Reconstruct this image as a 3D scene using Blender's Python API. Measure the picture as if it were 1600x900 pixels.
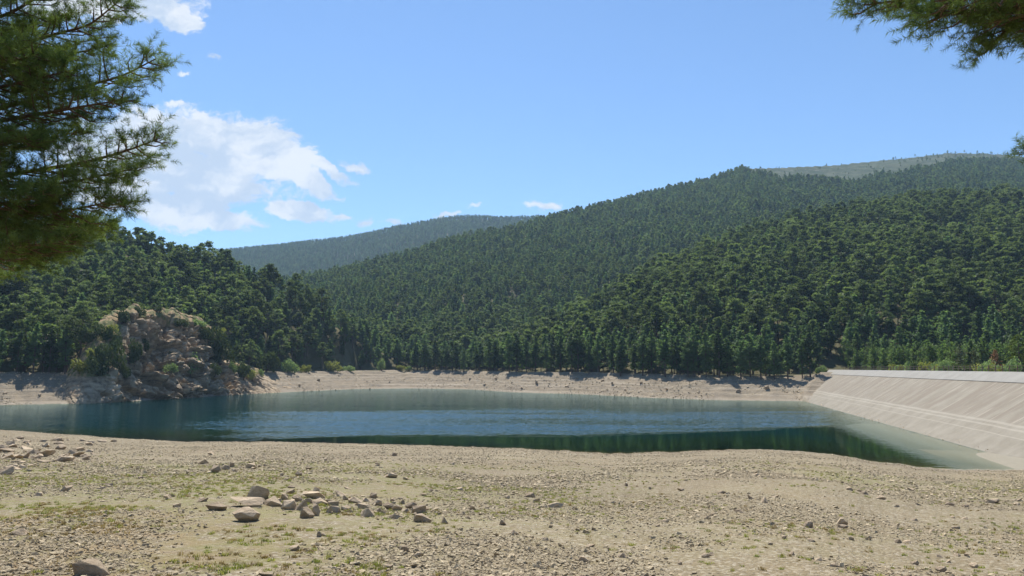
import bpy, bmesh, math, random
import numpy as np
from mathutils import Vector, Matrix
from math import radians, sin, cos, tan, atan, atan2, pi, sqrt

for o in list(bpy.data.objects):
    bpy.data.objects.remove(o)
scene = bpy.context.scene
COL = scene.collection

# ------------------------------------------------------------------ camera, sky, sun, exposure
F = 1142.0                      # focal length in pixels of the 1600 px wide photograph
TILT = atan(125 / F)
EYE = 10.0                      # metres above the lake surface
cam_d = bpy.data.cameras.new('camera')
cam_d.sensor_width = 36
cam_d.lens = 36 * F / 1600
cam_d.clip_start = 0.1
cam_d.clip_end = 30000
cam = bpy.data.objects.new('camera', cam_d)
cam.location = (0, 0, EYE)
cam.rotation_euler = (radians(90) + TILT, 0, 0)
COL.objects.link(cam)
scene.camera = cam

SUN_AZ, SUN_EL = radians(-14), radians(59)
SUN_STRENGTH, SKY_STRENGTH, EXPOSURE = 4.5, 0.098, 0.68
sun_d = bpy.data.lights.new('sun', 'SUN')
sun_d.energy = SUN_STRENGTH
sun_d.angle = radians(0.53)
sun_d.color = (1.0, 0.955, 0.88)
sun = bpy.data.objects.new('sun', sun_d)
sun.rotation_euler = Vector((sin(SUN_AZ) * cos(SUN_EL), cos(SUN_AZ) * cos(SUN_EL), sin(SUN_EL))).to_track_quat('Z', 'Y').to_euler()
COL.objects.link(sun)

vs = scene.view_settings
vs.view_transform = 'Standard'
vs.look = 'None'
vs.gamma = 1
vs.use_curve_mapping = False
vs.exposure = EXPOSURE
scene.render.engine = 'CYCLES'
cy = scene.cycles
cy.max_bounces = 6
cy.diffuse_bounces = 3
cy.glossy_bounces = 3
cy.transmission_bounces = 3
cy.transparent_max_bounces = 8
cy.volume_bounces = 0
cy.caustics_reflective = False
cy.caustics_refractive = False
cy.use_denoising = True
cy.use_adaptive_sampling = True
cy.adaptive_threshold = 0.015


class NT:
    """small helper for node trees"""
    def __init__(self, tree):
        self.t = tree
        self.n = tree.nodes
        self.l = tree.links

    def add(self, kind, **kw):
        nd = self.n.new(kind)
        for k, v in kw.items():
            setattr(nd, k, v)
        return nd

    def put(self, sock, v):
        if isinstance(v, bpy.types.NodeSocket):
            self.l.new(v, sock)
        elif v is not None:
            if sock.type == 'RGBA' and len(v) == 3:
                v = (*v, 1)
            sock.default_value = v

    def math(self, op, a, b=None, c=None, clamp=False):
        nd = self.add('ShaderNodeMath', operation=op, use_clamp=clamp)
        for i, v in enumerate((a, b, c)):
            if v is not None:
                self.put(nd.inputs[i], v)
        return nd.outputs[0]

    def vmath(self, op, a, b=None):
        nd = self.add('ShaderNodeVectorMath', operation=op)
        self.put(nd.inputs[0], a)
        if b is not None:
            self.put(nd.inputs[1], b)
        return nd.outputs['Value'] if op in ('LENGTH', 'DOT_PRODUCT', 'DISTANCE') else nd.outputs[0]

    def mapr(self, v, a, b, c=0.0, d=1.0, smooth=True):
        nd = self.add('ShaderNodeMapRange', interpolation_type='SMOOTHSTEP' if smooth else 'LINEAR', clamp=True)
        self.put(nd.inputs[0], v)
        for i, x in enumerate((a, b, c, d)):
            nd.inputs[i + 1].default_value = x
        return nd.outputs[0]

    def noise(self, vec, scale, detail=4, rough=0.55, dist=0.0, dim='3D'):
        nd = self.add('ShaderNodeTexNoise', noise_dimensions=dim)
        self.put(nd.inputs['Vector'], vec)
        nd.inputs['Scale'].default_value = scale
        nd.inputs['Detail'].default_value = detail
        nd.inputs['Roughness'].default_value = rough
        nd.inputs['Distortion'].default_value = dist
        return nd.outputs[0]

    def voro(self, vec, scale, feature='F1', out='Distance', rnd=1.0):
        nd = self.add('ShaderNodeTexVoronoi', feature=feature)
        self.put(nd.inputs['Vector'], vec)
        nd.inputs['Scale'].default_value = scale
        nd.inputs['Randomness'].default_value = rnd
        return nd.outputs[out]

    def mix(self, f, a, b, blend='MIX'):
        nd = self.add('ShaderNodeMix', data_type='RGBA', blend_type=blend)
        self.put(nd.inputs[0], f)
        self.put(nd.inputs[6], a)
        self.put(nd.inputs[7], b)
        return nd.outputs[2]

    def mapping(self, vec, loc=(0, 0, 0), rot=(0, 0, 0), scale=(1, 1, 1), kind='POINT'):
        nd = self.add('ShaderNodeMapping', vector_type=kind)
        self.put(nd.inputs[0], vec)
        nd.inputs['Location'].default_value = loc
        nd.inputs['Rotation'].default_value = rot
        nd.inputs['Scale'].default_value = scale
        return nd.outputs[0]

    def bump(self, h, strength=0.5, dist=0.1, normal=None):
        nd = self.add('ShaderNodeBump')
        nd.inputs['Strength'].default_value = strength if not isinstance(strength, bpy.types.NodeSocket) else 1
        if isinstance(strength, bpy.types.NodeSocket):
            self.put(nd.inputs['Strength'], strength)
        nd.inputs['Distance'].default_value = dist
        self.put(nd.inputs['Height'], h)
        if normal is not None:
            self.put(nd.inputs['Normal'], normal)
        return nd.outputs[0]

    def attr(self, name, out='Fac'):
        return self.add('ShaderNodeAttribute', attribute_name=name).outputs[out]


def ray(px, py):
    """world direction through a pixel of the 1600 x 900 photograph"""
    x, y = (px - 800) / F, (450 - py) / F
    return np.array([x, cos(TILT) - y * sin(TILT), sin(TILT) + y * cos(TILT)])


def at(px, py, depth):
    """point at forward distance depth"""
    d = ray(px, py)
    return np.array([0, 0, EYE]) + d * (depth / d[1])


world = bpy.data.worlds.new('World')
scene.world = world
world.use_nodes = True
w = NT(world.node_tree)
w.n.clear()
sky = w.add('ShaderNodeTexSky', sky_type='NISHITA')
sky.sun_disc = False
sky.sun_elevation = SUN_EL
sky.sun_rotation = SUN_AZ % (2 * pi)
sky.altitude = 1300
sky.air_density = 1.0
sky.dust_density = 0.2
sky.ozone_density = 2.2
gen = w.add('ShaderNodeTexCoord').outputs['Generated']
sep = w.add('ShaderNodeSeparateXYZ')
w.put(sep.inputs[0], gen)
ysafe = w.math('MAXIMUM', sep.outputs[1], 0.05)
cmb = w.add('ShaderNodeCombineXYZ')
w.put(cmb.inputs[0], w.math('DIVIDE', sep.outputs[0], ysafe))
w.put(cmb.inputs[1], w.math('DIVIDE', sep.outputs[2], ysafe))
uv = cmb.outputs[0]
warp_n = w.add('ShaderNodeTexNoise')
w.put(warp_n.inputs['Vector'], uv)
warp_n.inputs['Scale'].default_value = 11
warp_n.inputs['Detail'].default_value = 8
warp_n.inputs['Roughness'].default_value = 0.62
warp = w.vmath('MULTIPLY', w.vmath('SUBTRACT', warp_n.outputs['Color'], (0.5, 0.5, 0.5)), (0.085, 0.06, 0.0))
uvw = w.vmath('ADD', uv, warp)
# cloud bodies (pixel centre, half sizes, turn) kept as directions in the sky
CLOUDS = [(250, 210, 130, 52, -4), (370, 215, 110, 44, 8), (300, 268, 150, 52, 14), (430, 250, 100, 40, 24), (475, 282, 62, 18, 20),
          (180, 260, 110, 90, 0), (270, 322, 115, 34, 8), (350, 342, 65, 17, 8), (500, 262, 62, 13, 22), (548, 258, 28, 12, 0), (462, 325, 58, 17, 6),
          (535, 335, 24, 9, 0), (572, 343, 14, 9, 0), (608, 348, 20, 8, 0), (700, 331, 20, 6, 0), (748, 322, 20, 6, 0), (850, 319, 30, 9, 0), (494, 374, 14, 5, 0),
          (190, 10, 130, 36, 0), (270, 24, 50, 26, 10), (100, -10, 120, 50, 0), (334, 91, 18, 8, 10), (286, 115, 14, 5, 0), (272, 160, 24, 9, 0)]
m = None
for (px, py, rx, ry, rot) in CLOUDS:
    d = ray(px, py)
    c = w.mapping(uvw, (d[0] / d[1], d[2] / d[1], 0), (0, 0, radians(-rot)), (rx / F, ry / F, 1), 'TEXTURE')
    e = w.math('MULTIPLY', w.math('SUBTRACT', 1.0, w.vmath('LENGTH', c)), 1.15 if rx > 40 else 0.62 if rx > 22 else 0.46)
    if rx <= 40:
        e = w.math('SUBTRACT', e, 0.14)
    m = e if m is None else w.math('SMOOTH_MAX', m, e, 0.15)
streak = w.mapping(uvw, (0, 0, 0), (0, 0, radians(22)), (1, 1.9, 1))
cn = w.noise(streak, 15, 10, 0.66)
cn3 = w.noise(streak, 75, 6, 0.6)
cn2 = w.noise(streak, 9, 5, 0.55)
dens = w.math('ADD', m, w.math('ADD', w.math('MULTIPLY', w.math('SUBTRACT', cn, 0.5), 1.7), w.math('MULTIPLY', w.math('SUBTRACT', cn3, 0.5), 0.55)))
dens = w.mapr(dens, -0.13, 0.27)
front = w.mapr(sep.outputs[1], 0.2, 0.3)
dens = w.math('MULTIPLY', w.math('MULTIPLY', dens, front), 0.95)
shade = w.mapr(w.math('ADD', w.math('MULTIPLY', cn2, 0.7), w.math('MULTIPLY', cn, 0.3)), 0.44, 0.58)
ccol = w.mix(shade, (0.60, 0.71, 0.87), (0.93, 0.96, 1.0))
bg1 = w.add('ShaderNodeBackground')
w.put(bg1.inputs[0], w.mix(1.0, sky.outputs[0], (0.86, 1.0, 1.10), 'MULTIPLY'))
bg1.inputs[1].default_value = SKY_STRENGTH
bg2 = w.add('ShaderNodeBackground')
w.put(bg2.inputs[0], ccol)
bg2.inputs[1].default_value = 0.625
mx = w.add('ShaderNodeMixShader')
w.put(mx.inputs[0], dens)
w.l.new(bg1.outputs[0], mx.inputs[1])
w.l.new(bg2.outputs[0], mx.inputs[2])
wo = w.add('ShaderNodeOutputWorld')
w.l.new(mx.outputs[0], wo.inputs['Surface'])

# ------------------------------------------------------------------ helpers
rng = np.random.default_rng(7)
random.seed(7)


def hsh(*ints):
    h = np.uint32(0x9E3779B9)
    h = np.zeros(np.broadcast(*ints).shape, np.uint32) + h
    for i in ints:
        h = (h ^ np.asarray(i).astype(np.int64).astype(np.uint32)) * np.uint32(0x85EBCA6B)
        h = (h ^ (h >> np.uint32(13))) * np.uint32(0xC2B2AE35)
        h = h ^ (h >> np.uint32(16))
    return h.astype(np.float64) / 4294967296.0


def vn2(x, y, seed=0):
    xi, yi = np.floor(x), np.floor(y)
    fx, fy = x - xi, y - yi
    fx, fy = fx * fx * (3 - 2 * fx), fy * fy * (3 - 2 * fy)
    a, b = hsh(xi, yi, np.int64(seed)), hsh(xi + 1, yi, np.int64(seed))
    c, d = hsh(xi, yi + 1, np.int64(seed)), hsh(xi + 1, yi + 1, np.int64(seed))
    return (a * (1 - fx) + b * fx) * (1 - fy) + (c * (1 - fx) + d * fx) * fy


def fbm(x, y, oct=4, seed=0):
    s, a, t = 0, 1.0, 0
    for k in range(oct):
        s = s + a * (vn2(x * 2 ** k + 17.3 * k, y * 2 ** k - 9.1 * k, seed + k) - 0.5)
        t += a
        a *= 0.5
    return s / t * 2


def cell3(P, seed=0):
    """distance to nearest and second nearest feature point, and the hash of the nearest cell"""
    base = np.floor(P)
    d1 = np.full(len(P), 9.0)
    d2 = np.full(len(P), 9.0)
    hid = np.zeros(len(P))
    off = np.zeros((len(P), 3))
    for i in (-1, 0, 1):
        for j in (-1, 0, 1):
            for k in (-1, 0, 1):
                c = base + (i, j, k)
                f = np.stack([c[:, q] + hsh(c[:, 0], c[:, 1], c[:, 2], np.int64(seed + q)) for q in range(3)], 1)
                d = np.sqrt(((f - P) ** 2).sum(1))
                h = hsh(c[:, 0], c[:, 1], c[:, 2], np.int64(seed + 9))
                near = d < d1
                d2 = np.where(near, d1, np.minimum(d2, d))
                hid = np.where(near, h, hid)
                off = np.where(near[:, None], P - f, off)
                d1 = np.where(near, d, d1)
    return d1, d2, hid, off


def sm(x):
    x = np.clip(x, 0, 1)
    return x * x * (3 - 2 * x)


def mesh_np(name, V, polys, mats=(), mat_idx=None, smooth=False, attrs=None):
    me = bpy.data.meshes.new(name)
    V = np.asarray(V, np.float32)
    me.vertices.add(len(V))
    me.vertices.foreach_set('co', V.ravel())
    if not isinstance(polys, list):
        polys = [polys]
    polys = [np.asarray(p, np.int32) for p in polys if len(p)]
    if polys:
        tot = np.concatenate([np.full(len(p), p.shape[1], np.int32) for p in polys])
        loops = np.concatenate([p.ravel() for p in polys])
        me.loops.add(len(loops))
        me.loops.foreach_set('vertex_index', loops)
        me.polygons.add(len(tot))
        st = np.zeros(len(tot), np.int32)
        st[1:] = np.cumsum(tot)[:-1]
        me.polygons.foreach_set('loop_start', st)
        me.polygons.foreach_set('loop_total', tot)
        if mat_idx is not None:
            me.polygons.foreach_set('material_index', np.asarray(mat_idx, np.int32))
        me.polygons.foreach_set('use_smooth', np.full(len(tot), smooth))
    for k, a in (attrs or {}).items():
        at_ = me.attributes.new(k, 'FLOAT', 'POINT')
        at_.data.foreach_set('value', np.asarray(a, np.float32).ravel())
    for m_ in mats:
        me.materials.append(m_)
    me.update(calc_edges=True)
    me.validate()
    return me


def link(name, me, parent=None, loc=None):
    o = bpy.data.objects.new(name, me)
    COL.objects.link(o)
    if parent is not None:
        o.parent = parent
    if loc is not None:
        o.location = loc
    return o


def tag(o, label=None, cat=None, group=None, kind=None):
    if label:
        o['label'] = label
    if cat:
        o['category'] = cat
    if group:
        o['group'] = group
    if kind:
        o['kind'] = kind
    return o


def tube(pts, radii, sides=6):
    pts = np.asarray(pts, float)
    n = len(pts)
    V = []
    for i in range(n):
        d = pts[min(i + 1, n - 1)] - pts[max(i - 1, 0)]
        d /= max(np.linalg.norm(d), 1e-9)
        up = np.array([0, 0, 1.0]) if abs(d[2]) < 0.9 else np.array([1.0, 0, 0])
        a = np.cross(d, up)
        a /= np.linalg.norm(a)
        b = np.cross(d, a)
        for k in range(sides):
            t = 2 * pi * k / sides
            V.append(pts[i] + radii[i] * (cos(t) * a + sin(t) * b))
    Fc = []
    for i in range(n - 1):
        for k in range(sides):
            k2 = (k + 1) % sides
            Fc.append((i * sides + k, i * sides + k2, (i + 1) * sides + k2, (i + 1) * sides + k))
    return np.array(V), np.array(Fc)


class Bag:
    """collects quads and tris into one mesh"""
    def __init__(self):
        self.V, self.Q, self.T, self.A, self.n = [], [], [], [], 0

    def add(self, V, Fc, a=0.5):
        V = np.asarray(V, float)
        Fc = np.asarray(Fc) + self.n
        (self.Q if Fc.shape[1] == 4 else self.T).append(Fc)
        self.V.append(V)
        self.A.append(np.broadcast_to(a, (len(V),)))
        self.n += len(V)

    def mesh(self, name, mat, smooth=False):
        polys = [np.concatenate(x) for x in (self.Q, self.T) if x]
        return mesh_np(name, np.concatenate(self.V), polys, [mat], smooth=smooth, attrs={'tint': np.concatenate(self.A)})


def unit(v):
    return v / np.maximum(np.linalg.norm(v, axis=-1, keepdims=True), 1e-9)


def sprays(C, size, R, up=0.5, aspect=0.55):
    """foliage sprays: one rhombus per centre"""
    n = len(C)
    nrm = unit(R.normal(size=(n, 3)) + np.array([0, 0, up]))
    t = unit(np.cross(nrm, R.normal(size=(n, 3))))
    b = np.cross(nrm, t)
    s = (size * R.uniform(0.6, 1.3, n))[:, None]
    V = np.stack([C + t * s, C + b * s * aspect, C - t * s, C - b * s * aspect], 1).reshape(-1, 3)
    return V, np.arange(4 * n).reshape(n, 4)


# ------------------------------------------------------------------ materials
def new_mat(name):
    m_ = bpy.data.materials.new(name)
    m_.use_nodes = True
    t = NT(m_.node_tree)
    t.n.clear()
    out = t.add('ShaderNodeOutputMaterial')
    return m_, t, out


def principled(t, out, col, rough=0.9, normal=None, spec=0.3):
    b = t.add('ShaderNodeBsdfPrincipled')
    t.put(b.inputs['Base Color'], col)
    t.put(b.inputs['Roughness'], rough)
    b.inputs['Specular IOR Level'].default_value = spec
    if normal is not None:
        t.put(b.inputs['Normal'], normal)
    t.l.new(b.outputs[0], out.inputs['Surface'])
    return b


def foliage_mat(name, dark, light, transl=0.25, var=0.25, hue=None):
    m_, t, out = new_mat(name)
    rnd = t.add('ShaderNodeObjectInfo').outputs['Random']
    f = t.math('ADD', t.math('MULTIPLY', t.attr('tint'), 0.7), t.math('MULTIPLY', rnd, 0.3))
    col = t.mix(f, dark, light)
    if hue:
        r2 = t.math('FRACT', t.math('MULTIPLY', rnd, 7.31))
        col = t.mix(t.math('MULTIPLY', r2, 0.55), col, hue)
    r3 = t.math('FRACT', t.math('MULTIPLY', rnd, 3.77))
    col = t.mix(1.0, col, t.mix(r3, (1 - var,) * 3, (1 + var,) * 3), 'MULTIPLY')
    d = t.add('ShaderNodeBsdfDiffuse')
    t.put(d.inputs[0], col)
    tr = t.add('ShaderNodeBsdfTranslucent')
    t.put(tr.inputs[0], t.mix(1.0, col, (1.25, 1.3, 0.7), 'MULTIPLY'))
    ms = t.add('ShaderNodeMixShader')
    ms.inputs[0].default_value = transl
    t.l.new(d.outputs[0], ms.inputs[1])
    t.l.new(tr.outputs[0], ms.inputs[2])
    gl = t.add('ShaderNodeBsdfGlossy')
    gl.inputs['Roughness'].default_value = 0.5
    ms2 = t.add('ShaderNodeMixShader')
    ms2.inputs[0].default_value = 0.012
    t.l.new(ms.outputs[0], ms2.inputs[1])
    t.l.new(gl.outputs[0], ms2.inputs[2])
    t.l.new(ms2.outputs[0], out.inputs['Surface'])
    return m_


M_PINE = foliage_mat('pine_needles', (0.060, 0.102, 0.044), (0.172, 0.240, 0.098), 0.48, 0.40, (0.090, 0.152, 0.076))
M_OLD = foliage_mat('old_pine_needles', (0.054, 0.086, 0.038), (0.165, 0.212, 0.088), 0.45, 0.40, (0.125, 0.158, 0.064))
M_YOUNG = foliage_mat('young_pine_needles', (0.080, 0.135, 0.045), (0.190, 0.270, 0.095), 0.45, 0.2)
M_BUSH = foliage_mat('bush_leaves', (0.13, 0.19, 0.08), (0.27, 0.35, 0.17), 0.40, 0.15)
M_SCRUB = foliage_mat('scrub_leaves', (0.05, 0.075, 0.028), (0.115, 0.14, 0.05), 0.2, 0.2)
M_BROOM = foliage_mat('yellow_shrub_leaves', (0.17, 0.185, 0.05), (0.33, 0.34, 0.10), 0.35, 0.2)
M_RUST = foliage_mat('browned_needles', (0.20, 0.10, 0.045), (0.36, 0.20, 0.10), 0.2, 0.1)
M_NEAR = foliage_mat('near_pine_needles', (0.040, 0.075, 0.026), (0.225, 0.300, 0.090), 0.32, 0.05)


def bark_mat(name, a, b):
    m_, t, out = new_mat(name)
    p = t.add('ShaderNodeTexCoord').outputs['Object']
    n = t.noise(t.mapping(p, scale=(1, 1, 0.25)), 9, 5)
    principled(t, out, t.mix(n, a, b), 0.95, t.bump(n, 0.6, 0.03))
    return m_


M_BARK = bark_mat('pine_bark', (0.07, 0.05, 0.04), (0.19, 0.13, 0.10))
M_NBARK = bark_mat('near_bark', (0.06, 0.04, 0.028), (0.19, 0.13, 0.085))
M_DEAD = bark_mat('dead_wood', (0.20, 0.19, 0.18), (0.40, 0.38, 0.36))


def gravel_ground():
    m_, t, out = new_mat('stony_shore')
    p = t.add('ShaderNodeNewGeometry').outputs['Position']
    big = t.noise(p, 0.09, 4)
    mid = t.noise(p, 0.7, 4, 0.6)
    fine = t.noise(p, 14, 5, 0.65)
    v1 = t.voro(p, 17, 'F1', 'Color')
    v2 = t.voro(p, 42, 'F1', 'Color')
    d1 = t.voro(p, 17, 'F1')
    d2 = t.voro(p, 42, 'F1')
    sx = t.add('ShaderNodeSeparateXYZ')
    t.put(sx.inputs[0], v1)
    sy = t.add('ShaderNodeSeparateXYZ')
    t.put(sy.inputs[0], v2)
    col = t.mix(mid, (0.180, 0.139, 0.083), (0.258, 0.207, 0.127))  # base tone kept dark, painting in the shade of gaps between pebbles
    col = t.mix(1.0, col, t.mix(t.mapr(big, 0.3, 0.7), (0.80, 0.77, 0.73), (1.15, 1.15, 1.12)), 'MULTIPLY')
    col = t.mix(t.math('MULTIPLY', t.mapr(sx.outputs[0], 0.55, 0.95), 0.7), col, (0.47, 0.41, 0.31))
    col = t.mix(t.math('MULTIPLY', t.mapr(sy.outputs[0], 0.6, 1.0), 0.6), col, (0.16, 0.125, 0.09))
    col = t.mix(t.math('MULTIPLY', t.mapr(fine, 0.45, 0.75), 0.35), col, (0.45, 0.39, 0.30))
    # thin plant cover and reddish earth, where the land itself has them
    g = t.math('MULTIPLY', t.attr('green'), t.mapr(t.noise(p, 2.6, 5, 0.65), 0.38, 0.62))
    col = t.mix(t.math('MULTIPLY', g, 0.75), col, (0.215, 0.205, 0.080))
    r_ = t.math('MULTIPLY', t.attr('earth'), t.mapr(t.noise(p, 1.3, 5, 0.6), 0.4, 0.65))
    col = t.mix(t.math('MULTIPLY', r_, 0.6), col, (0.30, 0.20, 0.12))
    wet = t.attr('wet')
    col = t.mix(t.math('MULTIPLY', wet, 0.7), col, (0.20, 0.155, 0.11))
    mud = t.attr('mud')
    col = t.mix(mud, col, t.mix(mid, (0.27, 0.24, 0.18), (0.33, 0.295, 0.225)))
    h = t.math('ADD', t.math('MULTIPLY', t.math('MINIMUM', d1, 0.6), -1.0), t.math('MULTIPLY', t.math('MINIMUM', d2, 0.6), -0.4))
    h = t.math('ADD', h, t.math('MULTIPLY', fine, 0.6))
    principled(t, out, col, 0.95, t.bump(h, 0.9, 0.05), 0.15)
    return m_


def hill_ground():
    m_, t, out = new_mat('hill_ground')
    p = t.add('ShaderNodeNewGeometry').outputs['Position']
    mid = t.noise(p, 0.25, 5, 0.6)
    fine = t.noise(p, 1.6, 6, 0.7)
    spec = t.noise(p, 0.9, 3, 0.7)
    # old water levels: narrow level ledges
    lev = t.noise(t.mapping(p, scale=(0.012, 0.012, 2.2)), 1.0, 3, 0.6)
    bank = t.mix(mid, (0.200, 0.161, 0.112), (0.300, 0.250, 0.178))
    bank = t.mix(t.math('MULTIPLY', t.mapr(lev, 0.5, 0.7), 0.5), bank, (0.45, 0.385, 0.305))
    bank = t.mix(t.math('MULTIPLY', t.mapr(lev, 0.48, 0.36), 0.35), bank, (0.22, 0.17, 0.125))
    bank = t.mix(t.math('MULTIPLY', t.mapr(fine, 0.56, 0.7), 0.7), bank, (0.14, 0.115, 0.09))
    bank = t.mix(t.math('MULTIPLY', t.mapr(spec, 0.58, 0.75), 0.4), bank, (0.47, 0.41, 0.33))
    floor_ = t.mix(fine, (0.065, 0.066, 0.032), (0.14, 0.12, 0.06))
    rough_ = t.noise(p, 0.035, 6, 0.7)
    bare = t.mix(t.mapr(rough_, 0.4, 0.62), (0.040, 0.062, 0.030), (0.085, 0.098, 0.056))
    bare = t.mix(t.mapr(t.noise(p, 0.09, 5, 0.7), 0.55, 0.7), bare, (0.19, 0.182, 0.155))
    bare = t.mix(t.math('MULTIPLY', t.mapr(t.noise(p, 0.055, 4, 0.75), 0.5, 0.6), 0.8), bare, (0.040, 0.055, 0.028))
    col = t.mix(t.attr('bank'), floor_, bank)
    col = t.mix(t.attr('bare'), col, bare)
    col = t.mix(t.math('MULTIPLY', t.attr('wet'), 0.35), col, (0.42, 0.37, 0.30))
    h = t.math('ADD', fine, t.math('MULTIPLY', lev, 0.8))
    principled(t, out, col, 0.95, t.bump(h, 0.8, 0.4), 0.15)
    return m_


def rock_mat(name, a, b, c, scale=1.0):
    m_, t, out = new_mat(name)
    p = t.add('ShaderNodeTexCoord').outputs['Object']
    rnd = t.add('ShaderNodeObjectInfo').outputs['Random']
    n1 = t.noise(p, 3 * scale, 6, 0.65)
    n2 = t.noise(p, 14 * scale, 5, 0.7)
    col = t.mix(t.mapr(n1, 0.3, 0.7), a, b)
    col = t.mix(t.math('MULTIPLY', t.mapr(n2, 0.55, 0.75), 0.6), col, c)
    col = t.mix(1.0, col, t.mix(rnd, (0.72, 0.70, 0.68), (1.22, 1.2, 1.16)), 'MULTIPLY')
    principled(t, out, col, 0.9, t.bump(t.math('ADD', n1, t.math('MULTIPLY', n2, 0.5)), 0.6, 0.08), 0.2)
    return m_


M_STONE = rock_mat('field_stone', (0.36, 0.275, 0.185), (0.52, 0.42, 0.30), (0.24, 0.18, 0.125))
M_PEBBLE = rock_mat('pebble', (0.37, 0.295, 0.19), (0.60, 0.50, 0.34), (0.22, 0.17, 0.11))


def outcrop_mat():
    m_, t, out = new_mat('crag_rock')
    g = t.add('ShaderNodeNewGeometry')
    p = g.outputs['Position']
    q = t.mapping(p, rot=(0, radians(38), 0), scale=(0.28, 0.6, 1.2))
    n1 = t.noise(q, 0.8, 6, 0.65)
    n2 = t.noise(p, 1.3, 5, 0.7)
    n3 = t.noise(p, 0.16, 3, 0.5)
    rock = t.mix(t.mapr(n1, 0.3, 0.7), (0.165, 0.122, 0.078), (0.50, 0.385, 0.25))
    rock = t.mix(t.math('MULTIPLY', t.mapr(n2, 0.58, 0.72), 0.7), rock, (0.075, 0.06, 0.045))
    rock = t.mix(t.math('MULTIPLY', t.mapr(n3, 0.5, 0.66), 0.6), rock, (0.34, 0.275, 0.19))
    rock = t.mix(t.math('MULTIPLY', t.mapr(t.attr('pale'), 0.1, 0.9), 0.8), rock, (0.55, 0.46, 0.33))
    soil = t.mix(n2, (0.30, 0.185, 0.095), (0.40, 0.30, 0.165))
    soil = t.mix(t.mapr(t.noise(p, 0.35, 4, 0.6), 0.42, 0.58), soil, (0.13, 0.14, 0.05))
    col = t.mix(t.attr('soil'), rock, soil)
    principled(t, out, col, 0.92, t.bump(t.math('ADD', n1, t.math('MULTIPLY', n2, 0.6)), 0.8, 0.6), 0.2)
    return m_


# ------------------------------------------------------------------ the lie of the land
def px_az(px):
    return np.arctan((np.asarray(px, float) - 800) / F)


def tab(rows):
    """(px, depth) rows -> azimuth, radial distance"""
    a = px_az([r_[0] for r_ in rows])
    return a, np.array([r_[1] for r_ in rows]) / np.cos(a)


def wl(px, py):
    """depth at which a pixel meets the lake surface"""
    d = ray(px, py)
    return EYE / -d[2] * d[1]


NEAR = [(-500, 673), (0, 684), (100, 687), (300, 691), (420, 690), (520, 692), (700, 697), (850, 703), (950, 709), (1050, 706), (1150, 702), (1230, 704), (1300, 711),
        (1360, 722), (1420, 730), (1500, 734), (1600, 734), (1900, 760)]
FAR = [(-500, 640), (0, 633), (150, 630), (240, 625), (300, 622), (350, 618), (450, 613), (560, 608), (640, 607), (720, 608), (800, 613), (900, 616), (1000, 621), (1100, 625),
       (1245, 627), (1350, 627), (1600, 628)]
NA, NR = tab([(x, wl(x, y)) for x, y in NEAR])
FA, FR = tab([(x, wl(x, y)) for x, y in FAR])
BANK_A = px_az([-500, 0, 130, 300, 450, 560, 640, 800, 1000, 1200, 1300, 1700])
BANK_H = np.array([8.5, 8.5, 8.5, 8.2, 8.3, 8.6, 8.8, 8.3, 7.8, 7.2, 7.8, 8.2])
BANK_W = np.array([24, 24, 24, 28, 34, 40, 46, 32, 28, 28, 28, 28.])

DAM_AZ = atan(268 / F)
DU = np.array([sin(DAM_AZ), cos(DAM_AZ)])          # along the dam
DN = np.array([cos(DAM_AZ), -sin(DAM_AZ)])         # away from the lake
P0, P1, ZC = 34.9, 50.0, EYE - 0.66                # water edge, crest edge, crest height
SLOPE = ZC / (P1 - P0)


def dam_end(p):
    return 243 + 37 * (p - P0) / (P1 - P0)


def sky_tab(rows, tree):
    a = px_az([r_[0] for r_ in rows])
    dep = np.array([r_[2] for r_ in rows], float)
    h = []
    for x, y, d_ in rows:
        q = ray(x, y)
        h.append(EYE + q[2] / q[1] * d_ - tree)
    return a, np.array(h), dep / np.cos(a)


HA = sky_tab([(-600, 330, 420), (0, 345, 410), (100, 348, 405), (190, 355, 400), (250, 370, 400), (310, 386, 400), (370, 405, 400), (440, 428, 400), (480, 446, 400), (560, 488, 410),
              (640, 533, 440), (720, 569, 450), (800, 600, 450)], 15)
HB = sky_tab([(-600, 520, 800), (330, 455, 800), (480, 432, 820), (560, 412, 860), (640, 393, 900), (700, 375, 940), (780, 358, 980), (850, 340, 1020), (930, 322, 1060),
              (1000, 304, 1100), (1060, 291, 1130), (1120, 279, 1180), (1150, 268, 1220), (1180, 254, 1250), (1240, 254, 1320), (1320, 250, 1380), (1380, 246, 1420), (1440, 239, 1460),
              (1500, 232, 1500), (1560, 232, 1500), (1600, 236, 1500), (1800, 265, 1500), (2300, 300, 1500)], 9)
HC = sky_tab([(650, 590, 430), (760, 545, 420), (850, 500, 430), (930, 465, 440), (1000, 425, 460), (1100, 378, 500), (1200, 345, 530), (1300, 322, 550), (1400, 305, 570),
              (1500, 298, 580), (1600, 293, 590), (1800, 270, 590), (2300, 250, 590)], 15)
HD = sky_tab([(-600, 410, 2200), (200, 402, 2200), (330, 392, 2200), (400, 385, 2200), (500, 375, 2200), (560, 366, 2200), (620, 352, 2200), (680, 340, 2200), (720, 337, 2200),
              (780, 338, 2200), (850, 338, 2200), (1000, 345, 2200), (1300, 380, 2200), (2300, 420, 2200)], 8)


def dam_pt(X, Y):
    return X * DN[0] + Y * DN[1], X * DU[0] + Y * DU[1]


def far_r(a):
    return np.interp(a, FA, FR)


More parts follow.
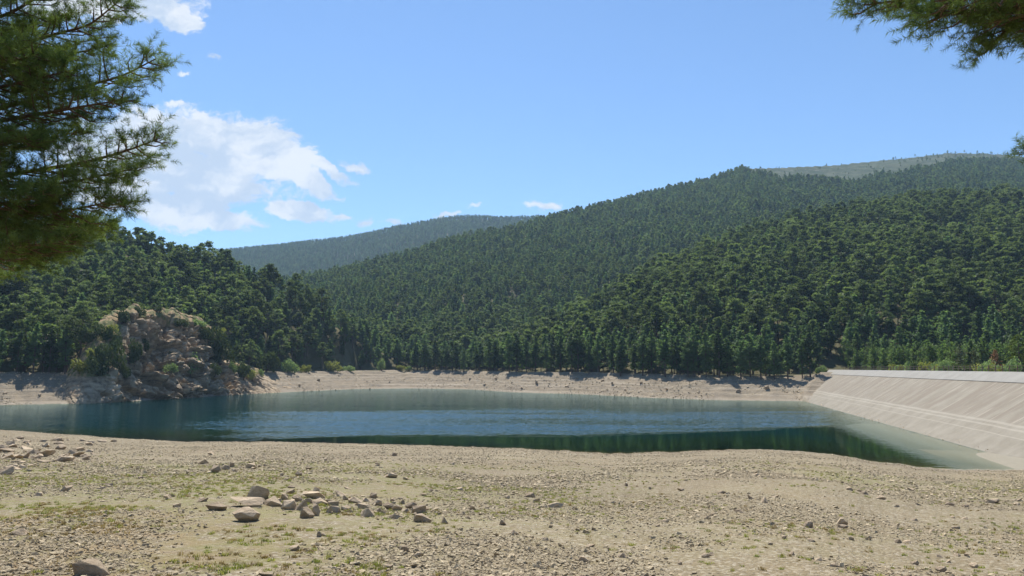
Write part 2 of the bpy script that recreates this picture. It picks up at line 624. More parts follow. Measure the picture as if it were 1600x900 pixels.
def land(X, Y):
    """height of the ground, plus masks"""
    r = np.hypot(X, Y)
    a = np.arctan2(X, Y)
    rn, rf = np.interp(a, NA, NR), np.interp(a, FA, FR)
    wob = fbm(a * 70, a * 0 + 3.1, 3, 5)
    rn = rn + wob * 0.9 + fbm(a * 400, a * 0 + 1.1, 2, 6) * 0.4
    rf = rf + fbm(a * 60, a * 0 + 7.7, 3, 8) * 2.5
    # near shore
    zn = 8.3 * (1 - r / rn)
    fade = np.clip((rn - r) / 12, 0, 1)
    zn = zn + fade * (fbm(X / 9, Y / 9, 3, 11) * 0.22 + fbm(X / 1.6, Y / 1.6, 3, 12) * 0.035)
    # heap of rubble at the left water edge
    heap = np.exp(-(((X + 66) / 15) ** 2 + ((Y - 92) / 10) ** 2))
    zn = zn + np.where(r < rn, 1.3 * heap, 0)
    # far bank and hills
    bh, bw = np.interp(a, BANK_A, BANK_H), np.interp(a, BANK_A, BANK_W)
    s = r - rf
    q = np.clip(s / bw, 0, 1)
    zb_lv = bh * (0.75 * q + 0.25 * sm(q))
    zb = zb_lv + np.clip(s, 0, 6) / 6 * np.where(s < bw, fbm(X / 7, Y / 7, 4, 21) * 0.9 + fbm(X / 1.8, Y / 1.8, 3, 22) * 0.35 + 0.25 * np.sin(zb_lv * 5.2 + fbm(X / 30, Y / 30, 2, 23) * 3), 0)
    zb = zb + np.where(s > bw, np.clip((s - bw), 0, 30) * 0.02, 0)
    r0 = rf + bw + 12
    z = zb

    def hill(T, z, r0, power, fall, rough, seed):
        H, R = np.interp(a, T[0], T[1]), np.interp(a, T[0], T[2])
        u = (r - r0) / np.maximum(R - r0, 20)
        up = bh + (H - bh) * np.clip(u, 0, 1) ** power - fall * np.abs(H - bh) * np.maximum(u - 1, 0)
        up = up + rough * fbm(X / 90, Y / 90, 3, seed) * np.clip(u * 3, 0, 1) * np.clip((1.15 - u) * 3, 0, 1)
        return np.where((r > r0), np.maximum(z, up), z)
    z = hill(HA, z, r0, 0.9, 0.8, 2.5, 31)
    z = hill(HC, z, np.maximum(r0, 290), 0.95, 0.7, 4, 32)
    z = hill(HB, z, np.maximum(r0, 430), 1.0, 0.5, 6, 33)
    z = hill(HD, z, np.maximum(r0, 1150), 1.0, 0.5, 10, 34)
    # bed of the lake
    p, t = dam_pt(X, Y)
    depth = np.minimum(np.minimum(0.10 * (r - rn), 0.22 * (rf - r)), 9)
    shelf = np.maximum(0.03 * (P0 - p) + 0.0065 * (P0 - p) ** 2, 0.02)
    depth = np.where(p > -40, np.minimum(depth, shelf + np.clip((150 - t) / 100, 0, 1) * 0.0), depth)
    zl = -depth
    z = np.where(r < rn, zn, np.where(r < rf, zl, z))
    # mud against the foot of the dam, near end
    wedge = (p - 31.5) * 0.20 * np.clip((101 - t) / 22, 0, 1) - 0.05
    mudm = (p > 27) & (t < 101) & (wedge > z)
    z = np.where((p > 28) & (p < 50) & (t < 101), np.maximum(z, wedge), z)
    mud = np.clip(np.where(r > rn - 2, 1, 0) * np.clip((p - 5) / 12, 0, 1) + mudm, 0, 1)
    # under and behind the dam
    body = (p > P0) & (t < dam_end(np.clip(p, P0, P1)) - 0.5) & (t > -60)
    face = np.minimum((p - P0) * SLOPE, ZC) - 0.9
    face = np.maximum(face, np.where(mudm, wedge, -99))
    face = face + 9 * np.clip((t - dam_end(np.clip(p, P0, P1)) + 15) / 15, 0, 1) ** 1.8 + fbm(X / 3, Y / 3, 3, 63) * 0.5 * (t > 215)
    z = np.where(body & (p < P1 + 4), np.minimum(np.minimum(face, 8.6), np.where(r > rf - 2, z + 1.2 * (t > 225), 99)), z)
    back = body & (p >= P1 + 4)
    z = np.where(back & (r < np.maximum(r0, 290)), 8.4, z)
    bank = np.where(((r > rf) | (body & (p < P1 + 4))) & (s < bw + 1.5 + wob * 2) & ~back, 1.0, 0.0)
    wet = np.where(r < 150, np.clip(1.15 - (rn - r) / (10 + 8 * fbm(X / 14, Y / 8, 3, 25)), 0, 1), np.clip(1 - s / 3, 0, 1))
    return z, dict(r=r, a=a, s=s, bw=bw, rn=rn, rf=rf, bank=bank, wet=wet, mud=mud, p=p, t=t, r0=r0)


def gz(x, y):
    return float(land(np.array([x], float), np.array([y], float))[0][0])


def ground_hit(px, py):
    d = ray(px, py)
    Y = np.linspace(5, 125, 2400)
    k = Y / d[1]
    z, _ = land(d[0] * k, Y)
    below = (EYE + d[2] * k) <= z
    i = int(np.argmax(below))
    return np.array([d[0] * k[i], Y[i], z[i]])


def bare_mask(X, Y, r, a):
    """open mountain top: high on the main hill, to the right"""
    R = np.interp(a, HB[0], HB[2])
    pxx = 800 + F * np.tan(np.clip(a, -1.2, 1.2))
    low = np.interp(pxx, [1140, 1180, 1300, 1400, 1480, 1540, 1600, 1700], [1.2, 0.90, 0.82, 0.78, 0.80, 0.84, 0.87, 0.9])
    return sm(((r / R) - low + fbm(X / 60, Y / 60, 3, 77) * 0.045) / 0.02) * (pxx > 1100)


angs = np.concatenate([np.radians(np.arange(-180, -42, 4.0)), np.radians(np.arange(-42, 42, 0.13)), np.radians(np.arange(42, 180.1, 4.0))])


def sheet(name, radii, mat, extra):
    A, R = np.meshgrid(angs, radii)
    X, Y = R * np.sin(A), R * np.cos(A)
    Z, info = land(X.ravel(), Y.ravel())
    nr, na = A.shape
    idx = np.arange(nr * na).reshape(nr, na)
    Fq = np.stack([idx[:-1, :-1], idx[:-1, 1:], idx[1:, 1:], idx[1:, :-1]], -1).reshape(-1, 4)[:, ::-1]
    at_ = extra(X.ravel(), Y.ravel(), Z, info)
    me = mesh_np(name, np.stack([X.ravel(), Y.ravel(), Z], 1), Fq, [mat], smooth=True, attrs=at_)
    return link(name, me)


def near_attrs(X, Y, Z, f):
    pxx = 800 + F * np.tan(np.clip(f['a'], -1.2, 1.2))
    band = np.exp(-((f['r'] - 26) / 13) ** 2) * np.clip((1150 - pxx) / 500, 0.25, 1)
    lefty = np.exp(-((f['r'] - 22) / 16) ** 2) * np.clip((700 - pxx) / 300, 0, 1)
    right = np.exp(-((f['r'] - 45) / 9) ** 2) * np.clip((pxx - 1100) / 200, 0, 1) * 1.1
    g = np.clip((band * 0.9 + lefty * 0.8 + right * 0.8 + 0.10) * (1.0 + 1.6 * fbm(X / 5, Y / 5, 3, 41)), 0, 1)
    e = np.clip(np.exp(-((f['r'] - 12.5) / 5) ** 2) * np.clip((560 - pxx) / 350, 0, 1) + 0.35 * np.clip(fbm(X / 4, Y / 4, 3, 44) * 2, 0, 1), 0, 1)
    return dict(green=g * (1 - f['wet']) * (1 - f['mud']), earth=e, wet=f['wet'] * (1 - f['mud']), mud=f['mud'])


def far_attrs(X, Y, Z, f):
    return dict(bank=f['bank'], bare=bare_mask(X, Y, f['r'], f['a']), wet=f['wet'])


r_near = np.concatenate([[0.3, 1, 2, 3, 4, 5], np.geomspace(6, 60, 150)[:-1], np.arange(60, 125, 0.55), np.arange(125, 150.1, 5)])
r_far = np.concatenate([np.arange(150, 195, 5), np.arange(195, 400, 1.0), np.arange(400, 700, 6), np.geomspace(700, 2700, 110), [3300, 4500, 7000]])
ground = tag(sheet('ground', r_near, gravel_ground(), near_attrs), 'dry stony lake shore sloping down to the water', None, None, 'structure')
hills = tag(sheet('hills', r_far, hill_ground(), far_attrs), 'wooded hillsides and bare bank across the lake', None, None, 'structure')


# ------------------------------------------------------------------ water
def water_mat():
    m_, t, out = new_mat('lake_water')
    p = t.add('ShaderNodeNewGeometry').outputs['Position']
    sp = t.add('ShaderNodeSeparateXYZ')
    t.put(sp.inputs[0], p)
    rip = t.attr('ripple')
    streaks = t.noise(t.mapping(p, scale=(0.018, 0.10, 1)), 1.0, 4, 0.6)
    fine = t.noise(t.mapping(p, scale=(0.35, 1.1, 1)), 1.0, 1.5, 0.5)
    wv = t.noise(t.mapping(p, scale=(0.9, 2.0, 1)), 1.0, 1, 0.5)
    k = t.math('MULTIPLY', rip, t.mapr(streaks, 0.32, 0.6, 0.35, 1.0))
    h = t.math('ADD', fine, t.math('MULTIPLY', wv, 0.5))
    st = t.math('ADD', 0.012, t.math('MULTIPLY', k, 0.53))
    bn = t.bump(h, st, 0.7)
    gl = t.add('ShaderNodeBsdfGlossy', distribution='BECKMANN')
    t.put(gl.inputs['Roughness'], t.math('ADD', 0.04, t.math('MULTIPLY', k, 0.07)))
    t.put(gl.inputs['Normal'], bn)
    t.put(gl.inputs['Color'], (0.62, 0.80, 0.84))
    fr = t.add('ShaderNodeFresnel')
    fr.inputs[0].default_value = 1.333
    df = t.add('ShaderNodeBsdfDiffuse')
    t.put(df.inputs[0], t.mix(t.mapr(t.attr('depth'), 0.9, 3.2), (0.014, 0.034, 0.012), (0.003, 0.031, 0.035)))
    tr = t.add('ShaderNodeBsdfTransparent')
    murk = t.math('SUBTRACT', 1.0, t.math('EXPONENT', t.math('MULTIPLY', t.attr('depth'), -1.3)))
    t.put(tr.inputs[0], t.mix(murk, (0.95, 0.91, 0.80), (0.24, 0.34, 0.12)))
    deep = t.math('SUBTRACT', 1.0, t.math('EXPONENT', t.math('MULTIPLY', t.attr('depth'), -0.85)))
    body = t.add('ShaderNodeMixShader')
    t.put(body.inputs[0], deep)
    t.l.new(tr.outputs[0], body.inputs[1])
    t.l.new(df.outputs[0], body.inputs[2])
    fin = t.add('ShaderNodeMixShader')
    t.put(fin.inputs[0], fr.outputs[0])
    t.l.new(body.outputs[0], fin.inputs[1])
    t.l.new(gl.outputs[0], fin.inputs[2])
    t.l.new(fin.outputs[0], out.inputs['Surface'])
    return m_


wa = np.radians(np.arange(-60, 50.1, 0.25))
wr = np.concatenate([np.arange(60, 130, 0.8), np.arange(130, 460, 2.5)])
A_, R_ = np.meshgrid(wa, wr)
X_, Y_ = (R_ * np.sin(A_)).ravel(), (R_ * np.cos(A_)).ravel()
Z_, i_ = land(X_, Y_)
keep_p = i_['p'] < P0 + 4
c_ = X_ / Y_
wd = fbm(X_ / 30, Y_ / 10, 3, 51)
pxw = 800 + F * c_
lo = np.interp(pxw, [200, 400, 520, 900, 1000, 1200, 1340], [98, 100, 106, 106, 109, 118, 134])     # calm water this side of the wind patch
ripple = sm((Y_ - lo) / 8 + wd * 0.9) * sm((215 - Y_ + wd * 22) / 75) * sm((pxw - 180) / 330 + wd * 0.2) * sm((1345 - pxw) / 90 + wd * 0.4)
dark = np.exp(-((Y_ - 139 - wd * 9) / 7) ** 2) * sm((pxw - 560) / 200) * sm((1280 - pxw) / 200)
ripple = np.clip(ripple * (1 - 0.6 * dark), 0, 1)
ripple = np.maximum(ripple, 0.17 * sm((Y_ - lo) / 4))
nr_, na_ = A_.shape
idx = np.arange(nr_ * na_).reshape(nr_, na_)
Fq = np.stack([idx[:-1, :-1], idx[1:, :-1], idx[1:, 1:], idx[:-1, 1:]], -1).reshape(-1, 4)
Fq = Fq[keep_p[Fq].all(1)][:, ::-1]
water = link('water', mesh_np('water', np.stack([X_, Y_, 0 * X_], 1), Fq, [water_mat()], smooth=True, attrs=dict(depth=np.clip(-Z_, 0, 20), ripple=ripple)))
tag(water, 'dark green lake with wind ripples reflecting blue sky', None, None, 'structure')

# ------------------------------------------------------------------ the dam
def concrete(name, a, b, streak, base_dark):
    m_, t, out = new_mat(name)
    q = t.add('ShaderNodeTexCoord').outputs['Object']          # x along the dam, y up the slope
    st = t.noise(t.mapping(q, scale=(0.42, 0.045, 1)), 1.0, 4, 0.65)
    st2 = t.noise(t.mapping(q, loc=(31, 4, 0), scale=(1.3, 0.10, 1)), 1.0, 3, 0.6)
    n = t.noise(q, 0.3, 5, 0.65)
    f = t.noise(q, 3.5, 5, 0.7)
    col = t.mix(t.mapr(n, 0.3, 0.7), a, b)
    sx = t.add('ShaderNodeSeparateXYZ')
    t.put(sx.inputs[0], q)
    y = sx.outputs[1]
    upper = t.mapr(y, 5.4, 6.4)                                 # stained zone above the old water marks
    col = t.mix(t.math('MULTIPLY', t.math('MULTIPLY', upper, base_dark), t.mapr(st, 0.62, 0.38)), col, (0.20, 0.165, 0.125))
    col = t.mix(t.math('MULTIPLY', t.math('MULTIPLY', t.mapr(st2, 0.58, 0.68), t.math('ADD', 0.25, t.math('MULTIPLY', upper, 0.75))), streak), col, (0.42, 0.38, 0.31))
    yw = t.math('ADD', y, t.math('MULTIPLY', t.math('SUBTRACT', t.noise(q, 0.12, 3), 0.5), 0.5))
    for y0, wd_ in ((5.55, 0.13), (4.75, 0.10), (3.4, 0.05)):
        ln = t.mapr(t.math('ABSOLUTE', t.math('SUBTRACT', yw, y0)), wd_, wd_ * 2.2, 1, 0)
        col = t.mix(t.math('MULTIPLY', ln, t.math('MULTIPLY', streak, 0.6)), col, (0.43, 0.39, 0.32))
    col = t.mix(t.math('MULTIPLY', t.mapr(f, 0.56, 0.74), 0.35), col, (0.17, 0.145, 0.115))
    jx = t.math('ABSOLUTE', t.math('SUBTRACT', t.math('FRACT', t.math('DIVIDE', sx.outputs[0], 8.0)), 0.5))
    col = t.mix(t.math('MULTIPLY', t.mapr(jx, 0.494, 0.499), 0.45), col, (0.15, 0.13, 0.105))
    principled(t, out, col, 0.9, t.bump(t.math('ADD', f, n), 0.3, 0.08), 0.2)
    return m_


M_FACE = concrete('stained_concrete', (0.218, 0.191, 0.146), (0.275, 0.246, 0.194), 0.52, 0.75)
M_PARA = concrete('pale_concrete', (0.25, 0.236, 0.208), (0.295, 0.28, 0.248), 0.12, 0.0)
dam = bpy.data.objects.new('dam', None)
dam.location = (DN[0] * P0, DN[1] * P0, 0)
COL.objects.link(dam)
tag(dam, 'long sloping concrete dam wall with pale top band and railing, right of the lake', 'dam')
LEN = sqrt((P1 - P0) ** 2 + ZC ** 2)
ang = atan2(ZC, P1 - P0)
# frame of the face: x along the dam, y up the slope, z out of it
mat_face = Matrix(((DU[0], DN[0] * cos(ang), -DN[0] * sin(ang), 0), (DU[1], DN[1] * cos(ang), -DN[1] * sin(ang), 0), (0, sin(ang), cos(ang), 0), (0, 0, 0, 1)))


def slope_sheet(y0, y1, ny, zoff, thick, amp, seed):
    T0 = -40
    nx = 320
    ys = np.linspace(y0, y1, ny)
    V = []
    for side in (0, 1):
        for j, y in enumerate(ys):
            x1 = dam_end(P0 + y * cos(ang))
            xs = np.linspace(T0, x1, nx)
            zz = zoff + (amp * fbm(xs / 6, xs * 0 + y / 2, 3, seed) if side == 0 else -thick)
            V.append(np.stack([xs, xs * 0 + y, xs * 0 + zz], 1))
    V = np.concatenate(V)
    i = np.arange(2 * ny * nx).reshape(2, ny, nx)
    Q = []
    a = i[0]
    Q.append(np.stack([a[:-1, :-1], a[:-1, 1:], a[1:, 1:], a[1:, :-1]], -1).reshape(-1, 4))
    a = i[1]
    Q.append(np.stack([a[:-1, :-1], a[1:, :-1], a[1:, 1:], a[:-1, 1:]], -1).reshape(-1, 4))
    for e0, e1 in ((i[0, 0, :], i[1, 0, :]), (i[1, -1, :], i[0, -1, :]), (i[1, :, 0], i[0, :, 0]), (i[0, :, -1], i[1, :, -1])):
        Q.append(np.stack([e1[:-1], e1[1:], e0[1:], e0[:-1]], -1))
    return V, np.concatenate(Q)


YB = LEN * 0.835
V, Q = slope_sheet(-6, YB, 60, 0.0, 0.7, 0.05, 61)
fo = link('face', mesh_np('dam_face', V, Q, [M_FACE], smooth=False), dam)
fo.matrix_local = mat_face
V, Q = slope_sheet(YB + 0.004, LEN, 10, 0.10, 0.8, 0.02, 62)
po = link('parapet', mesh_np('dam_parapet', V, Q, [M_PARA], smooth=False), dam)
po.matrix_local = mat_face
po['label'] = 'smooth pale concrete band along the top of the dam'


def along(t0, t1, prof, name, mat):
    """a profile (offset from water edge, height) drawn out along the dam"""
    V = []
    for t in (t0, t1):
        for p, z in prof:
            V.append((DU[0] * t + DN[0] * p, DU[1] * t + DN[1] * p, z))
    n = len(prof)
    Q = [(k, (k + 1) % n, n + (k + 1) % n, n + k) for k in range(n)]
    bm = bmesh.new()
    vs_ = [bm.verts.new(v) for v in V]
    for q_ in Q:
        bm.faces.new([vs_[i] for i in q_])
    bm.faces.new(vs_[:n][::-1])
    bm.faces.new(vs_[n:])
    bmesh.ops.recalc_face_normals(bm, faces=bm.faces)
    me = bpy.data.meshes.new(name)
    bm.to_mesh(me)
    bm.free()
    me.materials.append(mat)
    return me


W0 = P1 - P0
link('crest', along(-40, 281, [(W0 - 0.2, ZC - 0.005), (W0 + 4.6, ZC - 0.03), (W0 + 7.2, ZC - 3.4), (W0 - 0.2, ZC - 3.4)], 'dam_crest', M_PARA), dam)
# railing along the crest, a thing of its own
M_RAIL, t_, o_ = new_mat('rusty_iron')
principled(t_, o_, t_.mix(t_.noise(t_.add('ShaderNodeTexCoord').outputs['Object'], 3, 4), (0.10, 0.065, 0.05), (0.20, 0.15, 0.12)), 0.6)
rail = bpy.data.objects.new('railing', None)
rail.location = (DN[0] * (P1 + 4.2), DN[1] * (P1 + 4.2), ZC - 0.03)
COL.objects.link(rail)
tag(rail, 'thin rusty iron railing along the far edge of the dam crest', 'railing')
post_me = along(-0.05, 0.05, [(-0.07, 0), (0.07, 0), (0.07, 1.15), (-0.07, 1.15)], 'railing_post', M_RAIL)
for k in range(70):
    t = 70 + k * 3.0
    link('post', post_me, rail, (DU[0] * t, DU[1] * t, 0))
for z in (0.55, 1.06):
    link('rail', along(69.9, 277.1, [(-0.03, z - 0.03), (0.03, z - 0.03), (0.03, z + 0.03), (-0.03, z + 0.03)], 'railing_rail', M_RAIL), rail)

# ------------------------------------------------------------------ the crag on the left shore
TOPS = [(95, 583), (120, 560), (150, 508), (175, 486), (200, 477), (240, 481), (280, 487), (310, 496), (330, 508), (347, 530), (362, 552), (380, 568), (410, 581), (450, 588), (490, 594)]


def outcrop():
    nu, nv = 330, 210
    pxs = np.linspace(95, 490, nu)
    a = px_az(pxs)
    rf = far_r(a)
    top_r = rf + 31
    topz = []
    for x, y, rr, aa in zip(pxs, np.interp(pxs, [q_[0] for q_ in TOPS], [q_[1] for q_ in TOPS]), top_r, a):
        d = ray(x, y)
        topz.append(EYE + d[2] / d[1] * rr * cos(aa))
    topz = np.array(topz) + fbm(pxs / 16, pxs * 0 + 2, 4, 76) * 1.7 * np.clip((pxs - 95) / 60, 0, 1) * np.clip((490 - pxs) / 60, 0, 1)
    v = np.linspace(0, 1, nv)
    U, Vv = np.meshgrid(np.arange(nu), v)
    U = U.astype(int)
    q = np.clip(Vv / 0.68, 0, 1)
    b = np.clip((Vv - 0.68) / 0.32, 0, 1)
    r = rf[U] - 3 + q ** 1.2 * 34 + b * 33
    zt = topz[U]
    z = -1.6 + (zt + 1.6) * (1 - (1 - q) ** 1.25)
    A = a[U]
    X, Y = r * np.sin(A), r * np.cos(A)
    zg, _ = land(X.ravel(), Y.ravel())
    zg = zg.reshape(X.shape)
    z = np.where(b > 0, zt * (1 - sm(b)) + (zg - 3) * sm(b) + 1.0 * np.sin(b * pi), z)
    P = np.stack([X, Y, z], -1)
    du = np.gradient(P, axis=1)
    dv = np.gradient(P, axis=0)
    N = unit(np.cross(du, dv))
    Pf = P.reshape(-1, 3)
    pxu = pxs[U].ravel()
    # slabs that dip down to the right
    c, s = cos(radians(40)), sin(radians(40))
    Lx, Lz = Pf[:, 0] * c - Pf[:, 2] * s, Pf[:, 0] * s + Pf[:, 2] * c
    wob = fbm(Pf[:, 0] / 6, Pf[:, 2] / 6 + Pf[:, 1] / 9, 3, 71)
    C1 = np.stack([Lx / 7.5, Pf[:, 1] / 6.0, Lz / 2.6 + wob * 0.7], 1)
    d1, d2, h1, o1 = cell3(C1, 3)
    C2 = np.stack([Lx / 3.0, Pf[:, 1] / 2.5, Lz / 1.1 + wob * 0.5], 1)
    e1, e2, h2, o2 = cell3(C2, 5)
    edge1, edge2 = np.clip((d2 - d1) / 0.25, 0, 1), np.clip((e2 - e1) / 0.3, 0, 1)
    saw = 1 - np.mod(Lz / 3.4 + wob * 0.55 + fbm(Pf[:, 0] / 14, Pf[:, 1] / 14, 2, 75), 1.0)
    disp = (saw - 0.5) * 2.4 + (h1 - 0.5) * 3.4 + (edge1 - 1) * 1.9 + (h2 - 0.5) * 1.3 + (edge2 - 1) * 0.5 + fbm(Pf[:, 0] / 2, Pf[:, 2] / 2 + Pf[:, 1] / 3, 4, 72) * 0.28
    g_ = lambda h_, k_: np.modf(h_ * k_)[0] - 0.5
    disp = disp + (o1[:, 0] * g_(h1, 91.7) * 5.5 + o1[:, 2] * g_(h1, 57.3) * 4.0) + (o2[:, 0] * g_(h2, 91.7) * 2.4 + o2[:, 2] * g_(h2, 57.3) * 1.8)
    # the dark gully in the upper face and the pale rib at its left
    gul = np.exp(-(((pxu - 262) / 14) ** 2)) * sm((Pf[:, 2] - 10) / 6) * sm((30 - Pf[:, 2]) / 4)
    disp = disp - 5.0 * gul
    rib = np.exp(-(((pxu - 183) / 6.0) ** 2)) * sm((Pf[:, 2] + 1) / 3) * sm((11 - Pf[:, 2]) / 3)
    disp = disp + 2.6 * rib
    rocky = sm((pxu - 176) / 24 + 0.8 * fbm(Pf[:, 2] / 5, pxu / 20, 3, 80) + np.clip((7 - Pf[:, 2]) / 6, 0, 0.8) * sm((pxu - 120) / 40)) * sm((425 - pxu) / 60)
    qf, bf = q.ravel(), b.ravel()
    rocky = rocky * sm((0.86 - qf + 0.10 * fbm(pxu / 14, qf * 5, 3, 79)) / 0.08)
    amp = 0.10 + 0.90 * rocky
    ends = sm((pxu - 95) / 25) * sm((490 - pxu) / 40)
    Pf = Pf + N.reshape(-1, 3) * (disp * amp * ends)[:, None]
    zend = (1 - ends) * 2.5
    Pf[:, 2] -= zend
    soil = np.clip(1 - rocky + 0.35 * fbm(Pf[:, 0] / 3, Pf[:, 2] / 3, 3, 74), 0, 1)
    soil = np.where(Pf[:, 2] < 7.5, 0.15 * soil, soil)
    i = np.arange(nu * nv).reshape(nv, nu)
    Q = np.stack([i[:-1, :-1], i[:-1, 1:], i[1:, 1:], i[1:, :-1]], -1).reshape(-1, 4)
    me = mesh_np('rock_outcrop', Pf, Q, [outcrop_mat()], smooth=False, attrs=dict(soil=sm((soil - 0.25) / 0.5), pale=rib))
    o = link('rock_outcrop', me)
    tag(o, 'tall craggy grey rock outcrop with dry grass on top at the left shore', 'rock outcrop')
    return Pf.reshape(nv, nu, 3), pxs


CRAG, CRAG_PX = outcrop()


def crag_pt(px, py):
    """visible point of the crag seen at a pixel (nearest projected vertex, front side first)"""
    P = CRAG.reshape(-1, 3)
    f = np.array([0, cos(TILT), sin(TILT)])
    u = np.array([0, -sin(TILT), cos(TILT)])
    d = P - (0, 0, EYE)
    w_ = d @ f
    X, Y = 800 + F * d[:, 0] / w_, 450 - F * (d @ u) / w_
    e = np.hypot(X - px, Y - py) + (w_ - w_.min()) * 0.02
    return P[int(np.argmin(e))]


# ------------------------------------------------------------------ pines of the hills
def pine_proto(name, style, seed, H, n_leaf, size, matf, split=True, wood=True):
    R = np.random.default_rng(seed)
    wood_b, leaf = Bag(), Bag()
    lean = R.normal(size=2) * 0.02 * H
    hs = np.linspace(0, H * 0.97, 7)
    axis = np.stack([lean[0] * (hs / H) ** 2 + R.normal(0, 0.05, 7), lean[1] * (hs / H) ** 2 + R.normal(0, 0.05, 7), hs], 1)
    axis[0, :2] = 0
    axis[0, 2] = -0.6
    rad = 0.017 * H * (1 - 0.9 * hs / H) + 0.01
    wood_b.add(*tube(axis, rad, 6))

    def ax(h):
        return np.array([np.interp(h, hs, axis[:, 0]), np.interp(h, hs, axis[:, 1]), h])
    pads = []
    if style == 'shore':
        h = H * R.uniform(0.14, 0.26)
        while h < H * 0.985:
            u = h / H
            rad_c = H * 0.235 * min(1, (1.02 - u) * 2.3 + 0.08) * R.uniform(0.8, 1.1)
            for k in range(5 if u < 0.9 else 3):
                an = R.uniform(0, 2 * pi)
                L = rad_c * R.uniform(0.55, 1.12)
                if u < 0.4 and R.random() < 0.35:
                    continue
                rise = L * (0.12 + 0.5 * u * u) * R.uniform(0.4, 1.3)
                base = ax(h)
                tip = base + np.array([cos(an) * L, sin(an) * L, rise])
                pads.append((base * 0.55 + tip * 0.45, L * 0.5, 0.16 * L + 0.22, an, base, tip))
            h += H * R.uniform(0.045, 0.07)
        pads.append((ax(H * 0.95), 0.5, 0.06 * H, 0, ax(H * 0.93), ax(H)))
        pads.append((ax(H * 0.91), 0.8, 0.05 * H, 0, ax(H * 0.89), ax(H)))
    elif style == 'old':
        n = 17
        h0 = H * R.uniform(0.34, 0.5)
        for k in range(n):
            u = (k + R.uniform(0, 1)) / n
            h = h0 + (H - h0) * u
            prof = sqrt(max(0.03, 1 - (2.0 * max(u, 0.28) - 0.72) ** 2)) if u > 0.28 else 0.85
            an = k * 2.4 + R.uniform(-0.6, 0.6)
            L = H * 0.24 * prof * R.uniform(0.5, 1.15)
            base = ax(max(h - L * 0.5, h0 * 0.9))
            tip = ax(h) + np.array([cos(an) * L, sin(an) * L, 0])
            pads.append((tip, H * R.uniform(0.075, 0.13), H * R.uniform(0.032, 0.055), an, base, tip))
    else:
        h = H * 0.05
        while h < H * 0.98:
            u = h / H
            rad_c = H * 0.36 * (1.03 - u) ** 0.62 * R.uniform(0.8, 1.15)
            for k in range(6 if u < 0.8 else 3):
                an = R.uniform(0, 2 * pi)
                L = rad_c * R.uniform(0.6, 1.1)
                base = ax(h)
                tip = base + np.array([cos(an) * L, sin(an) * L, L * (0.25 + 0.7 * u)])
                pads.append((base * 0.5 + tip * 0.5, L * 0.5, 0.16 * L + 0.2, an, base, tip))
            h += H * 0.065
        pads.append((ax(H * 0.98), 0.3, 0.6, 0, ax(H * 0.95), ax(H)))
    wts = np.array([p_[1] * (p_[1] * 0.6 + p_[2]) + (0.5 if style != 'old' else 0.2) for p_ in pads])
    cnt = np.maximum(1, np.round(wts / wts.sum() * n_leaf)).astype(int)
    for (c, rl, rv, an, base, tip), k in zip(pads, cnt):
        g = unit(R.normal(size=(k, 3))) * (R.uniform(0, 1, (k, 1)) ** 0.45)
        rt = rl * (0.62 if style != 'old' else 0.9)
        loc = np.stack([g[:, 0] * rl, g[:, 1] * rt, g[:, 2] * rv], 1)
        ca, sa = cos(an), sin(an)
        slope = (tip[2] - base[2]) / max(1e-3, np.hypot(*(tip - base)[:2])) if style != 'old' else -0.12
        slope = float(np.clip(slope, -0.9, 0.9))
        W = np.stack([c[0] + loc[:, 0] * ca - loc[:, 1] * sa, c[1] + loc[:, 0] * sa + loc[:, 1] * ca, c[2] + loc[:, 2] + loc[:, 0] * slope], 1)
        V, Q = sprays(W, size, R, 1.5)
        tone = np.clip(R.uniform(0.1, 0.9) * 0.5 + R.uniform(0, 1, k) * 0.5, 0, 1)
        leaf.add(V, Q, np.repeat(tone, 4))
        if wood and R.random() < 0.8:
            L = np.linalg.norm(tip - base)
            midp = (base + tip) / 2 + np.array([0, 0, -0.05 * L])
            wood_b.add(*tube([base, midp, tip], [0.012 * L + 0.03, 0.01 * L + 0.02, 0.02], 4))
    if split:
        return wood_b.mesh(name + '_trunk', M_BARK, True), leaf.mesh(name + '_crown', matf)
    nw = sum(len(x) for x in wood_b.Q)
    nl = sum(len(x) for x in leaf.Q)
    V = np.concatenate(wood_b.V + leaf.V)
    Q = np.concatenate([np.concatenate(wood_b.Q), np.concatenate(leaf.Q) + wood_b.n])
    me = mesh_np(name, V, Q, [M_BARK, matf], [0] * nw + [1] * nl, attrs={'tint': np.concatenate(wood_b.A + leaf.A)})
    return bpy.data.objects.new(name, me)


# positions
def jitter_grid(x0, x1, y0, y1, step, seed):
    R = np.random.default_rng(seed)
    gx, gy = np.meshgrid(np.arange(x0, x1, step), np.arange(y0, y1, step))
    n = gx.size
    return gx.ravel() + R.uniform(-0.5, 0.5, n) * step, gy.ravel() + R.uniform(-0.5, 0.5, n) * step


TX, TY, TH, TS = [], [], [], []      # x, y, height, style (0 shore, 1 old, 2 young)


def add_trees(X, Y, hfun, sfun):
    TX.append(X)
    TY.append(Y)
    TH.append(hfun)
    TS.append(sfun)


def pick(X, Y, cond):
    return X[cond], Y[cond]


def pxa(a):
    return 800 + F * np.tan(np.clip(a, -1.2, 1.2))


